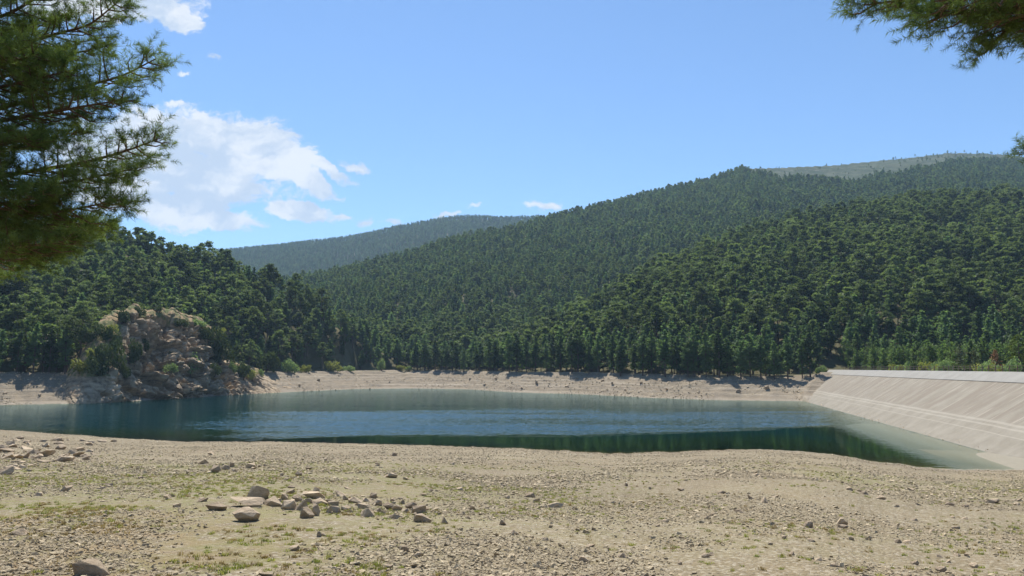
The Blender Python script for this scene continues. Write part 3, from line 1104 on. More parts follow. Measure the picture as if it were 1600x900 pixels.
# hills A and C and the flat behind the shore: big trees
X, Y = jitter_grid(-420, 560, 190, 700, 5.9, 101)
z, f = land(X, Y)
pxx = pxa(f['a'])
crag_back = np.interp(pxx, [95, 135, 180, 300, 350, 400, 490], [0, 6, 38, 33, 16, 2, 0])
RA, RC = np.interp(f['a'], HA[0], HA[2]), np.interp(f['a'], HC[0], HC[2])
ok = (f['s'] > f['bw'] + 1.5) & (np.abs(f['a']) < radians(39)) & ((f['s'] > crag_back) | (pxx < 95) | (pxx > 490))
ok &= ~((f['p'] > P0) & (f['t'] < dam_end(P1) + 2) & (f['p'] < P1 + 22)) & (f['r'] < np.where(pxx < 560, RA + 40, np.maximum(RC + 30, 480)))
ok &= ~((f['p'] > P0) & (f['t'] < dam_end(P1) + 8) & (f['p'] < P1 + 95) & (pxx > 1290) & (f['r'] < 275))
ok &= (fbm(X / 28, Y / 28, 3, 103) > np.where(pxx > 900, -0.40, -0.5)) & ((f['s'] > f['bw'] + 9) | (pxx < 400) | (pxx > 640))
X, Y = pick(X, Y, ok)
z, f = land(X, Y)
pxx = pxa(f['a'])
n = len(X)
R = np.random.default_rng(105)
st = np.where((f['s'] < f['bw'] + 38) & (pxx > 560), 0, np.where(R.random(n) < 0.66, 1, 0))
st = np.where((pxx < 560) & (R.random(n) < 0.30), 0, st)
hh = np.where(st == 0, R.uniform(10, 17, n), R.uniform(10.5, 20, n)) * (1 + 0.2 * fbm(X / 30, Y / 30, 3, 106))
add_trees(X, Y, hh, st)
# the front row along the bank top
a = np.concatenate([np.arange(px_az(648), px_az(1288), 0.0140), np.arange(px_az(-80), px_az(125), 0.016)])
a = a + np.random.default_rng(107).uniform(-0.004, 0.004, len(a))
rr = far_r(a) + np.interp(a, BANK_A, BANK_W) + np.random.default_rng(108).uniform(-2.5, 2, len(a)) - np.interp(a, [px_az(980), px_az(1080)], [0, 3.0])
R = np.random.default_rng(109)
X, Y = rr * np.sin(a), rr * np.cos(a)
p_, t_d = dam_pt(X, Y)
okr = ~((p_ > P0 - 1) & (t_d < dam_end(np.clip(p_, P0, P1)) + 2))
X, Y = X[okr], Y[okr]
add_trees(X, Y, R.uniform(11.5, 18, len(X)), np.zeros(len(X), int))
# young pines behind the dam
X, Y = jitter_grid(60, 220, 120, 300, 3.6, 111)
z, f = land(X, Y)
pxx = pxa(f['a'])
ok = (f['p'] > np.where(f['t'] > 235, P1 + 8, P1 + 16)) & (f['r'] < 305) & (pxx > 1275) & (pxx < 1640) & (fbm(X / 12, Y / 12, 2, 112) > -0.6)
ok &= (f['r'] > np.interp(pxx, [1275, 1480, 1500, 1640], [190, 190, 225, 235]))
X, Y = pick(X, Y, ok)
R = np.random.default_rng(113)
add_trees(X, Y, R.uniform(6.5, 9.5, len(X)), np.full(len(X), 2))
n_big = sum(len(q_) for q_ in TX)
# main hill and the far ridge: never told apart at this distance
X, Y = jitter_grid(-700, 1300, 420, 1620, 6.0, 121)
z, f = land(X, Y)
pxx = pxa(f['a'])
RB = np.interp(f['a'], HB[0], HB[2])
bare = bare_mask(X, Y, f['r'], f['a'])
R = np.random.default_rng(122)
ok = (np.abs(f['a']) < radians(39)) & (f['r'] < RB + 25) & (f['r'] > np.where(pxx < 560, RA.max() * 0 + 445, np.maximum(np.interp(f['a'], HC[0], HC[2]) + 30, 480)))
ok &= (fbm(X / 22, Y / 22, 3, 123) > -0.55) & (R.random(len(X)) > bare * np.interp(pxx, [1380, 1480], [0.955, 0.86]))
X, Y = pick(X, Y, ok)
R = np.random.default_rng(124)
bz = bare_mask(X, Y, *(lambda q_: (q_['r'], q_['a']))(land(X, Y)[1]))
add_trees(X, Y, R.uniform(8.5, 16, len(X)) * np.where(bz > 0.5, R.uniform(0.12, 0.5, len(X)), 1), np.where(R.random(len(X)) < 0.45, 1, 0))
X, Y = jitter_grid(-1300, 500, 1150, 2350, 6.8, 131)
z, f = land(X, Y)
ok = (f['a'] > radians(-38)) & (f['a'] < radians(8)) & (f['r'] < np.interp(f['a'], HD[0], HD[2]) + 20) & (f['r'] > np.interp(f['a'], HB[0], HB[2]) + 26)
X, Y = pick(X, Y, ok)
R = np.random.default_rng(134)
add_trees(X, Y, R.uniform(9, 14, len(X)), np.where(R.random(len(X)) < 0.5, 1, 0))

TX, TY, TH, TS = map(np.concatenate, (TX, TY, TH, TS))
TZ, TF = land(TX, TY)
TR, TA = TF['r'], TF['a']
# drop the trees that the ground hides
tops = (TZ + TH - EYE) / TR
hidden = np.zeros(len(TX), bool)
step_r = np.arange(200, 2400, 12.0)
ga = np.radians(np.arange(-40, 40, 0.25))
GA, GR = np.meshgrid(ga, step_r)
GZ, _ = land((GR * np.sin(GA)).ravel(), (GR * np.cos(GA)).ravel())
el = np.maximum.accumulate(((GZ - EYE).reshape(GA.shape)) / GR, axis=0)
ia = np.clip(((TA - ga[0]) / (ga[1] - ga[0])).round().astype(int), 0, len(ga) - 1)
ir = np.clip(((TR - 30 - 200) / 12).astype(int), 0, len(step_r) - 1)
hidden = tops < el[ir, ia] - 0.006
keep = ~hidden | (np.arange(len(TX)) < n_big)
keep &= ~((np.arange(len(TX)) < n_big) & hidden)
big = (np.arange(len(TX)) < n_big)[keep]
TX, TY, TZ, TH, TS, TR, TA = (q_[keep] for q_ in (TX, TY, TZ, TH, TS, TR, TA))

# how much of each tree shows: front-to-back painting of crown ellipses
W_, H_ = 800, 450
own = np.full((H_, W_), -1, int)
d = np.stack([TX, TY, TZ - EYE], 1)
wq = d[:, 1] * cos(TILT) + d[:, 2] * sin(TILT)
SX = (800 + F * TX / wq) / 2
SYb = (450 - F * (-d[:, 1] * sin(TILT) + d[:, 2] * cos(TILT)) / wq) / 2
SH = F * TH / wq / 2
order = np.argsort(TR)
yy, xx = np.mgrid[0:H_, 0:W_]
# what stands in front: the left pine, the crag and the dam
own[:215, :95] = -2
CRX = np.interp(np.arange(W_) * 2, [q_[0] for q_ in TOPS], [q_[1] for q_ in TOPS], left=900, right=900) / 2
own[(yy > CRX[None, :])] = -2
own[289:, 648:] = -2
for i in order:
    if not big[i]:
        continue
    hw = SH[i] * (0.19 if TS[i] != 2 else 0.24)
    x0, x1 = int(max(0, SX[i] - hw)), int(min(W_, SX[i] + hw + 1))
    y1 = int(min(H_, SYb[i] - SH[i] * (0.2 if TS[i] == 0 else 0.38 if TS[i] == 1 else 0)))
    y0 = int(max(0, SYb[i] - SH[i]))
    if x1 <= x0 or y1 <= y0:
        continue
    sub = own[y0:y1, x0:x1]
    u = (yy[y0:y1, x0:x1] - y0) / max(1, (y1 - y0))
    tri = np.abs(xx[y0:y1, x0:x1] - SX[i]) < hw * np.minimum(1, 0.35 + u * 1.2)
    sub[(sub == -1) & tri] = i
cnts = np.bincount(own[own >= 0].ravel(), minlength=len(TX))
N_IND = 288
sel = np.argsort(-cnts)[:N_IND]
sel = sel[cnts[sel] > 0]
is_ind = np.zeros(len(TX), bool)
is_ind[sel] = True

ORD = ['first', 'second', 'third', 'fourth', 'fifth', 'sixth', 'seventh', 'eighth', 'ninth', 'tenth', 'eleventh', 'twelfth', 'thirteenth', 'fourteenth', 'fifteenth', 'sixteenth',
       'seventeenth', 'eighteenth', 'nineteenth', 'twentieth']


def ordinal(k):
    if k < 20:
        return ORD[k]
    n_ = k + 1
    return f"{n_}{'th' if 10 < n_ % 100 < 14 else {1: 'st', 2: 'nd', 3: 'rd'}.get(n_ % 10, 'th')}"


def single_out(items, suffix='{} from the left'):
    """items: (object, phrase, image x); equal phrases are counted off from the left"""
    by = {}
    for o, ph, x in items:
        by.setdefault(ph, []).append((x, o))
    for ph, l in by.items():
        l.sort(key=lambda q_: q_[0])
        for k, (x, o) in enumerate(l):
            o['label'] = ph if len(l) == 1 else ph + ', ' + suffix.format(ordinal(k))


STY = ['shore', 'old', 'young']
MATS = [M_PINE, M_OLD, M_YOUNG]
protos = {s: [] for s in range(3)}
for s in range(3):
    for k in range(5):
        protos[s].append(pine_proto(f'{STY[s]}_pine', STY[s], 200 + 17 * s + k, 13.0 if s < 2 else 8.0, 1500 if s < 2 else 1100, 0.34 if s < 2 else 0.27, MATS[s]))
zone_of = []
items = []
R = np.random.default_rng(141)
first_done = set()
for i in sel:
    s = int(TS[i])
    k = int(R.integers(0, 5))
    tr_me, cr_me = protos[s][k]
    root = bpy.data.objects.new('pine_tree', None)
    root.location = (TX[i], TY[i], TZ[i])
    root.rotation_euler = (0, 0, R.uniform(0, 2 * pi))
    sc = TH[i] / (13.0 if s < 2 else 8.0)
    wd_ = R.uniform(0.9, 1.15)
    root.scale = (sc * wd_, sc * wd_, sc)
    COL.objects.link(root)
    link('trunk', tr_me, root)
    link('crown', cr_me, root)
    tag(root, None, 'pine tree', 'pine trees on the shore and slopes across the lake')
    px_i, py_i = SX[i] * 2, (SYb[i] - SH[i]) * 2
    s_off = TR[i] - far_r(TA[i])
    bw_i = float(np.interp(TA[i], BANK_A, BANK_W))
    form = ['dense cone-shaped pine', 'tall open-crowned pine', 'young bright green pine'][s]
    size = 'tall ' if (TH[i] > 14 and s == 0) else ('short ' if TH[i] < 12 and s < 2 else '')
    if s == 1:
        form = 'open-crowned pine'
    if s == 2:
        zone = 'behind the dam railing'
    elif s_off < bw_i + 6:
        zone = 'in the shoreline row ' + ('left of the crag' if px_i < 200 else 'of the cove' if px_i < 760 else 'of the middle shore' if px_i < 1010 else 'beside the dam')
    elif px_i < 150:
        zone = 'on the slope left of the crag' if py_i > 440 else 'on the hilltop behind the near pine'
    elif px_i < 430:
        zone = 'on the hill above the crag' if py_i > 405 else 'on the skyline above the crag'
    elif px_i < 640:
        zone = 'on the hill foot beyond the crag' if py_i > 500 else 'on the sinking skyline beyond the crag'
    elif px_i < 1000:
        zone = 'behind the shoreline row, middle shore' if py_i > 500 else 'low on the main slope'
    elif px_i < 1290:
        zone = 'behind the shoreline row near the dam' if py_i > 480 else 'on the slope above the dam end'
    else:
        zone = 'on the slope behind the dam' if py_i > 400 else 'high on the slope above the dam'
    items.append((root, f'{size}{form} {zone}', px_i))
single_out(items)
print('individual pines', len(sel), 'of', len(TX))


def scatter(name, pts, scale, rotz, kind, objs, tiltv=None):
    """one object: geometry nodes put the prototypes on its points"""
    pts = np.asarray(pts, np.float32)
    me = mesh_np(name, pts, [])
    a_ = me.attributes.new('sc', 'FLOAT_VECTOR', 'POINT')
    a_.data.foreach_set('vector', np.asarray(scale, np.float32).ravel())
    rot = np.zeros((len(pts), 3), np.float32)
    if tiltv is not None:
        rot[:, :2] = tiltv
    rot[:, 2] = rotz
    a_ = me.attributes.new('rt', 'FLOAT_VECTOR', 'POINT')
    a_.data.foreach_set('vector', rot.ravel())
    a_ = me.attributes.new('kd', 'INT', 'POINT')
    a_.data.foreach_set('value', np.asarray(kind, np.int32))
    o = link(name, me)
    g = bpy.data.node_groups.new(name, 'GeometryNodeTree')
    g.interface.new_socket('Geometry', in_out='INPUT', socket_type='NodeSocketGeometry')
    g.interface.new_socket('Geometry', in_out='OUTPUT', socket_type='NodeSocketGeometry')
    gi, go = g.nodes.new('NodeGroupInput'), g.nodes.new('NodeGroupOutput')
    jn = g.nodes.new('GeometryNodeJoinGeometry')

    def named(n_, ty):
        nd = g.nodes.new('GeometryNodeInputNamedAttribute')
        nd.data_type = ty
        nd.inputs['Name'].default_value = n_
        return next(s_ for s_ in nd.outputs if s_.enabled and s_.name == 'Attribute')
    for k, ob in enumerate(objs):
        oi = g.nodes.new('GeometryNodeObjectInfo')
        oi.inputs['Object'].default_value = ob
        oi.inputs['As Instance'].default_value = True
        cmp_ = g.nodes.new('FunctionNodeCompare')
        cmp_.data_type = 'INT'
        cmp_.operation = 'EQUAL'
        ins = [s_ for s_ in cmp_.inputs if s_.enabled]
        g.links.new(named('kd', 'INT'), ins[0])
        ins[1].default_value = k
        ip = g.nodes.new('GeometryNodeInstanceOnPoints')
        g.links.new(gi.outputs[0], ip.inputs['Points'])
        g.links.new(cmp_.outputs[0], ip.inputs['Selection'])
        g.links.new(oi.outputs['Geometry'], ip.inputs['Instance'])
        e2r = g.nodes.new('FunctionNodeEulerToRotation')
        g.links.new(named('rt', 'FLOAT_VECTOR'), e2r.inputs[0])
        g.links.new(e2r.outputs[0], ip.inputs['Rotation'])
        g.links.new(named('sc', 'FLOAT_VECTOR'), ip.inputs['Scale'])
        g.links.new(ip.outputs[0], jn.inputs[0])
    g.links.new(jn.outputs[0], go.inputs[0])
    md = o.modifiers.new('scatter', 'NODES')
    md.node_group = g
    return o


mid_p = [pine_proto(f'wood_pine_{STY[s]}', STY[s], 300 + 11 * s + k, 12.0, 620, 0.50, MATS[s], split=False) for s in (0, 1) for k in range(4)]
mid_p += [pine_proto('wood_pine_young', 'young', 350 + k, 12.0, 500, 0.5, MATS[2], split=False) for k in range(2)]
far_p = [pine_proto(f'far_pine_{STY[s]}', STY[s], 400 + 11 * s + k, 12.0, 200, 0.85, MATS[s], split=False, wood=False) for s in (0, 1) for k in range(4)]
rest = ~is_ind
R = np.random.default_rng(151)
k4 = R.integers(0, 4, len(TX))
kind = np.where(TR < 720, np.where(TS == 2, 8 + k4 % 2, TS * 4 + k4), 10 + np.minimum(TS, 1) * 4 + k4)
sc = TH / 12.0
wdt = R.uniform(0.9, 1.2, len(TX))
forest = scatter('forest', np.stack([TX, TY, TZ], 1)[rest], np.stack([sc * wdt, sc * wdt, sc], 1)[rest], R.uniform(0, 6.28, len(TX))[rest], kind[rest], mid_p + far_p)
tag(forest, 'dense pine forest covering the hillsides beyond the lake', 'forest', None, 'stuff')


# ------------------------------------------------------------------ shrubs and odd trees on the far shore
def bush_proto(name, seed, n_leaf, size, matf, lobes=7, flat=0.75):
    R = np.random.default_rng(seed)
    leaf, wood_b = Bag(), Bag()
    for k in range(lobes):
        an = R.uniform(0, 2 * pi)
        L = R.uniform(0.1, 0.62)
        c = np.array([cos(an) * L, sin(an) * L, R.uniform(0.35, 0.95) * flat * (1.15 - 0.5 * L)])
        rr = R.uniform(0.28, 0.45)
        kk = n_leaf // lobes
        g = unit(R.normal(size=(kk, 3))) * (R.uniform(0, 1, (kk, 1)) ** 0.35) * rr * np.array([1, 1, 0.9])
        W = c + g
        W[:, 2] = np.maximum(W[:, 2], 0.03)
        V, Q = sprays(W, size, R, 0.6, 0.6)
        leaf.add(V, Q, np.repeat(np.clip(R.uniform(0.2, 0.8) * 0.5 + R.uniform(0, 1, kk) * 0.5, 0, 1), 4))
        wood_b.add(*tube([(0, 0, -0.15), c * 0.5, c], [0.03, 0.02, 0.01], 4))
    return wood_b.mesh(name + '_stem', M_BARK, True), leaf.mesh(name + '_foliage', matf)


BP = {}
for key, matf, n_l, sz in (('pale', M_BUSH, 900, 0.075), ('dark', M_SCRUB, 900, 0.085), ('yellow', M_BROOM, 700, 0.08)):
    BP[key] = [bush_proto(key + '_shrub', 500 + len(BP) * 10 + k, n_l, sz, matf) for k in range(3)]


def far_pt(px, s):
    """ground point on a pixel column, s metres behind the far water line"""
    a = float(px_az(px))
    r = float(far_r(a)) + s
    return np.array([r * sin(a), r * cos(a), gz(r * sin(a), r * cos(a))])


shr = []


def shrub(pos, w_, h_, key, phrase, px, name='shrub', group=None):
    k = random.randrange(3)
    root = bpy.data.objects.new(name, None)
    root.location = pos
    root.rotation_euler = (0, 0, random.uniform(0, 6.28))
    root.scale = (w_ / 2 / 0.9, w_ / 2 / 0.9, h_ / 1.1)
    COL.objects.link(root)
    st_, fo_ = BP[key][k]
    link('stem', st_, root)
    link('foliage', fo_, root)
    tag(root, None, 'shrub', group)
    shr.append((root, phrase, px))


# on the crag: (pixel x, base y, width, height in pixels, kind, words)
for (x, y, w_, h_, key, ph) in [
        (190, 505, 34, 28, 'dark', 'dark shrub on the dry grass shoulder of the crag'), (218, 492, 26, 18, 'dark', 'small dark shrub at the very top of the crag'),
        (168, 580, 52, 60, 'dark', 'big dark green shrub at the left foot of the crag'), (125, 580, 44, 26, 'yellow', 'yellow-green low shrub on the bank edge left of the crag'),
        (148, 560, 30, 22, 'yellow', 'yellow-green shrub on the slope left of the crag'), (297, 590, 42, 40, 'pale', 'large pale green bush low on the crag face'),
        (266, 582, 26, 20, 'pale', 'small pale green bush left of the large pale bush on the crag'), (282, 510, 30, 16, 'dark', 'dark shrub on the right edge of the crag top'),
        (305, 510, 34, 16, 'pale', 'low green shrub on the right shoulder of the crag'), (245, 487, 20, 12, 'dark', 'low shrub in the middle of the crag top'),
        (335, 545, 44, 44, 'dark', 'dark shrub hanging on the right side of the crag'), (318, 530, 30, 26, 'dark', 'dark shrub below the right shoulder of the crag'),
        (210, 565, 24, 46, 'dark', 'tall dark shrub in the cleft left of the crag face'), (294, 548, 26, 22, 'dark', 'dark shrub above the large pale bush on the crag'),
        (196, 590, 22, 26, 'dark', 'dark shrub beside the pale rib at the crag foot'), (345, 522, 22, 18, 'yellow', 'yellow shrub on the right end of the crag'),
        (362, 585, 16, 24, 'pale', 'pale green bush at the right foot of the crag'), (357, 570, 26, 30, 'dark', 'dark shrub at the right foot of the crag'),
        (262, 558, 16, 14, 'dark', 'small dark shrub on a ledge in the middle of the crag face'), (205, 560, 20, 20, 'dark', 'small dark shrub low in the left cleft of the crag')]:
    P = crag_pt(x, y)
    k = P[1] / F
    shrub(P - np.array([0, 0, 0.3]), w_ * k, h_ * k, key, ph, x)
for (x, y, w_, h_, key, ph) in [
        (140, 535, 34, 34, 'dark', 'dark shrub high on the left slope of the crag'), (160, 530, 30, 30, 'dark', 'dark shrub amid dry grass left on the crag'),
        (178, 545, 30, 34, 'dark', 'dark shrub in the middle of the left crag slope'), (150, 585, 40, 34, 'dark', 'dark shrub low at the left crag foot'),
        (176, 520, 22, 18, 'yellow', 'yellowish shrub on the left crag shoulder'), (240, 500, 18, 14, 'dark', 'dark tuft of scrub below the crag top'),
        (325, 560, 34, 34, 'dark', 'dark shrub filling the right flank of the crag'), (345, 565, 36, 44, 'dark', 'tall dark shrub on the right flank of the crag'),
        (312, 530, 24, 22, 'dark', 'dark shrub near the right top of the crag'), (335, 585, 26, 22, 'dark', 'dark shrub low on the right flank of the crag'),
        (380, 590, 30, 30, 'dark', 'dark shrub on the tail of the crag'), (395, 592, 20, 18, 'yellow', 'small yellow shrub on the tail of the crag'),
        (228, 545, 18, 22, 'dark', 'dark scrub in the gully of the crag'), (272, 535, 16, 16, 'dark', 'little dark shrub on the upper crag face')]:
    P = crag_pt(x, y)
    k = P[1] / F
    shrub(P - np.array([0, 0, 0.3]), w_ * k, h_ * k, key, ph, x)
for (x, s_, w_, h_, key, ph) in [
        (452, 33, 9.5, 8.0, 'pale', 'round pale green bush on the bank top right of the crag'), (415, 34, 15, 11, 'dark', 'broad dark green bush behind the bank right of the crag'),
        (408, 25, 4.5, 4.5, 'pale', 'small pale bush low on the bank right of the crag'), (480, 34, 6.5, 5.0, 'yellow', 'yellow-brown shrub beside the round pale bush'),
        (520, 37, 10, 6.5, 'yellow', 'yellow-green shrub mass on the bank top of the cove'), (545, 38, 9, 4.0, 'pale', 'low green shrub right of the yellow-green shrub mass'),
        (598, 41, 5.5, 8, 'pale', 'upright green bush at the head of the cove'), (625, 44, 8, 3.5, 'yellow', 'low yellow-green shrub right of the upright cove bush'),
        (640, 45, 6, 3, 'pale', 'low pale shrub at the right end of the cove')]:
    shrub(far_pt(x, s_) - np.array([0, 0, 0.2]), w_, h_, key, ph, x)
q = np.array([DU[0] * 277 + DN[0] * (P1 - 2.5), DU[1] * 277 + DN[1] * (P1 - 2.5), 0])
q = np.array([DU[0] * 282 + DN[0] * (P1 - 2), DU[1] * 282 + DN[1] * (P1 - 2), 0])
q[2] = gz(q[0], q[1]) - 0.2
shrub(q, 5, 4.0, 'pale', 'pale round bush at the far end of the dam crest', 1283)
for k, t in enumerate(np.arange(84, 236, 6.5)):
    t = t + random.uniform(-2, 2)
    pp = P1 + random.uniform(7.0, 9.5)
    P = np.array([DU[0] * t + DN[0] * pp, DU[1] * t + DN[1] * pp, 8.3])
    key = ['pale', 'yellow', 'pale', 'yellow', 'dark'][k % 5]
    wd = {'pale': 'pale round bush', 'yellow': 'yellow-green bush', 'dark': 'dark green bush'}[key]
    shrub(P, random.uniform(3.2, 6.0), random.uniform(3.0, 4.3), key, wd + ' behind the dam crest railing', P[0] / P[1], 'shrub', 'bushes behind the dam crest')
single_out(shr)


# trees that stand out
def odd_tree(name, pos, H, style, matf, seed, label, n_leaf=900, size=0.25, bark=None, cat='tree'):
    tr_me, cr_me = pine_proto(name, style, seed, H, n_leaf, size, matf)
    root = bpy.data.objects.new(name, None)
    root.location = pos
    COL.objects.link(root)
    link('trunk', tr_me, root)
    link('crown', cr_me, root)
    tag(root, label, cat)
    return root


def behind_dam(px, Yd):
    X = (px - 800) / F * Yd
    return (X, Yd, gz(X, Yd))


odd_tree('browned_pine', behind_dam(1551, 165), 5.6, 'young', M_RUST, 601, 'small rust-brown dying pine behind the dam railing', 700, 0.2, cat='pine tree')
odd_tree('sapling', behind_dam(1497, 170), 7.2, 'shore', foliage_mat('pale_needles', (0.10, 0.13, 0.07), (0.19, 0.22, 0.13)), 602,
         'thin pale grey-green young tree behind the dam railing', 420, 0.22)
odd_tree('sapling', behind_dam(1590, 150), 8.2, 'old', foliage_mat('yellow_green_leaves', (0.09, 0.13, 0.03), (0.19, 0.24, 0.06)), 603,
         'yellow-green leafy tree at the right end behind the dam railing', 1000, 0.22)
odd_tree('sapling', behind_dam(1520, 178), 6.0, 'young', foliage_mat('soft_green_leaves', (0.09, 0.12, 0.05), (0.17, 0.20, 0.085)), 604,
         'soft green young tree left of the rust-brown pine', 800, 0.2)


def bare_tree(name, pos, H, seed, label, tuft=0):
    R = np.random.default_rng(seed)
    b = Bag()
    b.add(*tube([(0, 0, -0.5), (0.1, 0, H * 0.4), (0.05, 0.1, H * 0.75), (0.2, 0.1, H)], [0.024 * H, 0.018 * H, 0.01 * H, 0.02], 6))
    leaf = Bag()
    for k in range(26):
        h = H * R.uniform(0.4, 0.98)
        an = R.uniform(0, 6.28)
        L = (H - h) * 0.35 + R.uniform(0.4, 1.4)
        tip = np.array([cos(an) * L, sin(an) * L, h + L * R.uniform(0, 0.4)])
        b.add(*tube([(0.1, 0.05, h), tip * [0.5, 0.5, 1] + [0, 0, -0.1], tip], [0.06, 0.045, 0.02], 4))
        if tuft and R.random() < tuft:
            W = tip + R.normal(size=(22, 3)) * [0.55, 0.55, 0.2]
            leaf.add(*sprays(W, 0.3, R, 0.6), np.repeat(R.uniform(0, 0.6, 22), 4))
    root = bpy.data.objects.new(name, None)
    root.location = pos
    COL.objects.link(root)
    link('trunk', b.mesh(name + '_wood', M_DEAD if not tuft else M_BARK, True), root)
    if tuft:
        link('crown', leaf.mesh(name + '_needles', M_OLD), root)
    tag(root, label, 'tree')


for (x_, s_, H_, sd_, lb_) in [(128, 12, 19, 621, 'tall pine with bare lower trunk on the slope just left of the crag'), (108, 14, 17, 622, 'slightly lower pine, second one left of the crag'),
                               (392, 36, 13, 623, 'dark pine rising from the right foot of the crag'), (372, 34, 11, 624, 'smaller dark pine touching the right end of the crag')]:
    odd_tree('pine_tree', far_pt(x_, s_ + 12) if x_ < 200 else far_pt(x_, s_), H_, 'old', M_OLD, sd_, lb_, 1500, 0.36, cat='pine tree')
bare_tree('dead_tree', far_pt(355, 33), 12, 611, 'bare silver-grey dead tree among the pines right of the crag')


def ridge_pt(px, back):
    a = float(px_az(px))
    r = float(np.interp(a, HA[0], HA[2])) + back
    return np.array([r * sin(a), r * cos(a), gz(r * sin(a), r * cos(a)) - 0.2])


bare_tree('thin_pine', ridge_pt(315, 5), 17, 612, 'thin gappy pine with bare branches standing out on the left skyline', 0.6)

# ------------------------------------------------------------------ stones
def stone_mesh(name, seed, n=16, sc=(1, 0.8, 0.6), bev=0.05):
    R = random.Random(seed)
    bm = bmesh.new()
    for k in range(n):
        v = Vector((R.gauss(0, 1), R.gauss(0, 1), R.gauss(0, 1))).normalized() * R.uniform(0.82, 1.0)
        m_ = max(abs(v.x), abs(v.y), abs(v.z))
        v = v.lerp(v / m_ * 0.8, R.uniform(0.1, 0.6))
        bm.verts.new((v.x * sc[0] * 0.5, v.y * sc[1] * 0.5, v.z * sc[2] * 0.5))
    res = bmesh.ops.convex_hull(bm, input=bm.verts)
    junk = [e for e in res['geom_interior'] if isinstance(e, bmesh.types.BMVert)]
    bmesh.ops.delete(bm, geom=junk, context='VERTS')
    bmesh.ops.dissolve_limit(bm, angle_limit=radians(14), verts=bm.verts, edges=bm.edges)
    if bev:
        bmesh.ops.bevel(bm, geom=list(bm.edges), offset=bev, segments=2, affect='EDGES', profile=0.6, clamp_overlap=True)
    bmesh.ops.triangulate(bm, faces=bm.faces)
    bmesh.ops.recalc_face_normals(bm, faces=bm.faces)
    me = bpy.data.meshes.new(name)
    bm.to_mesh(me)
    bm.free()
    me.materials.append(M_STONE)
    return me


STONES = {'block': [stone_mesh('stone_block', 700 + k, 10, (1, 0.8, 0.85), 0.012) for k in range(6)],
          'slab': [stone_mesh('stone_slab', 720 + k, 11, (1, 0.8, 0.7), 0.012) for k in range(6)],
          'boulder': [stone_mesh('stone_boulder', 740 + k, 16, (1, 0.85, 0.9), 0.03) for k in range(5)]}

PILE = [(204, 375, 110, 50), (370, 355, 190, 70), (460, 310, 110, 90), (375, 440, 145, 85), (555, 350, 130, 60), (650, 370, 120, 60), (735, 420, 105, 65), (715, 375, 80, 70),
        (805, 405, 60, 75), (800, 305, 150, 40), (835, 340, 90, 40), (915, 345, 70, 40), (905, 390, 95, 45), (985, 372, 70, 30), (1035, 330, 90, 35), (1115, 412, 75, 55),
        (1110, 322, 60, 25), (1155, 302, 60, 35), (1175, 345, 55, 40), (1240, 365, 70, 40), (1300, 375, 70, 40), (1380, 362, 60, 45), (1430, 392, 105, 65), (1440, 445, 95, 50),
        (1275, 425, 65, 30), (1265, 322, 40, 35), (1585, 452, 50, 45), (1100, 365, 90, 30), (1190, 385, 50, 30), (990, 310, 40, 30), (960, 290, 80, 30), (800, 268, 55, 35),
        (665, 272, 60, 25), (480, 335, 50, 40), (620, 310, 50, 40), (690, 320, 60, 40), (640, 335, 60, 30), (590, 330, 40, 30), (870, 330, 50, 30), (760, 330, 60, 35), (1060, 345, 50, 25),
        (1010, 385, 40, 20), (1215, 392, 40, 20), (1340, 385, 45, 25), (1480, 375, 50, 25), (1330, 335, 40, 25)]
CLUST = [(140, 98, 75, 32), (180, 150, 110, 55), (270, 132, 60, 40), (312, 115, 32, 50), (410, 122, 80, 48), (325, 142, 45, 22), (475, 115, 40, 22), (50, 155, 24, 30), (230, 128, 40, 25),
         (440, 130, 40, 20), (505, 108, 25, 15)]
LOOSE = [(280 + .2625 * x, 700 + .2625 * y, w_ * .2625, h_ * .2625) for x, y, w_, h_ in
         [(130, 320, 65, 30), (1260, 178, 100, 36), (1350, 188, 45, 20), (610, 168, 30, 25), (190, 42, 60, 28), (770, 130, 40, 20), (1180, 105, 40, 18), (1280, 48, 30, 20), (870, 75, 35, 20),
          (1490, 260, 40, 20), (1450, 285, 50, 20), (630, 192, 45, 15), (710, 168, 60, 30), (1395, 400, 40, 20), (660, 240, 50, 20), (1000, 245, 50, 18)]]
LOOSE += [(.3125 * x, 670 + .3125 * y, w_ * .3125, h_ * .3125) for x, y, w_, h_ in
          [(310, 316, 75, 34), (535, 290, 45, 25), (505, 302, 35, 14), (837, 356, 65, 32), (880, 394, 50, 30), (1005, 368, 60, 26), (85, 534, 90, 36), (185, 336, 50, 22), (695, 250, 35, 14),
           (1475, 613, 70, 30), (1590, 545, 30, 35), (1325, 745, 90, 24), (320, 642, 20, 14), (105, 657, 20, 14), (520, 440, 30, 16), (395, 540, 30, 14), (870, 596, 24, 12), (1095, 628, 24, 14)]]
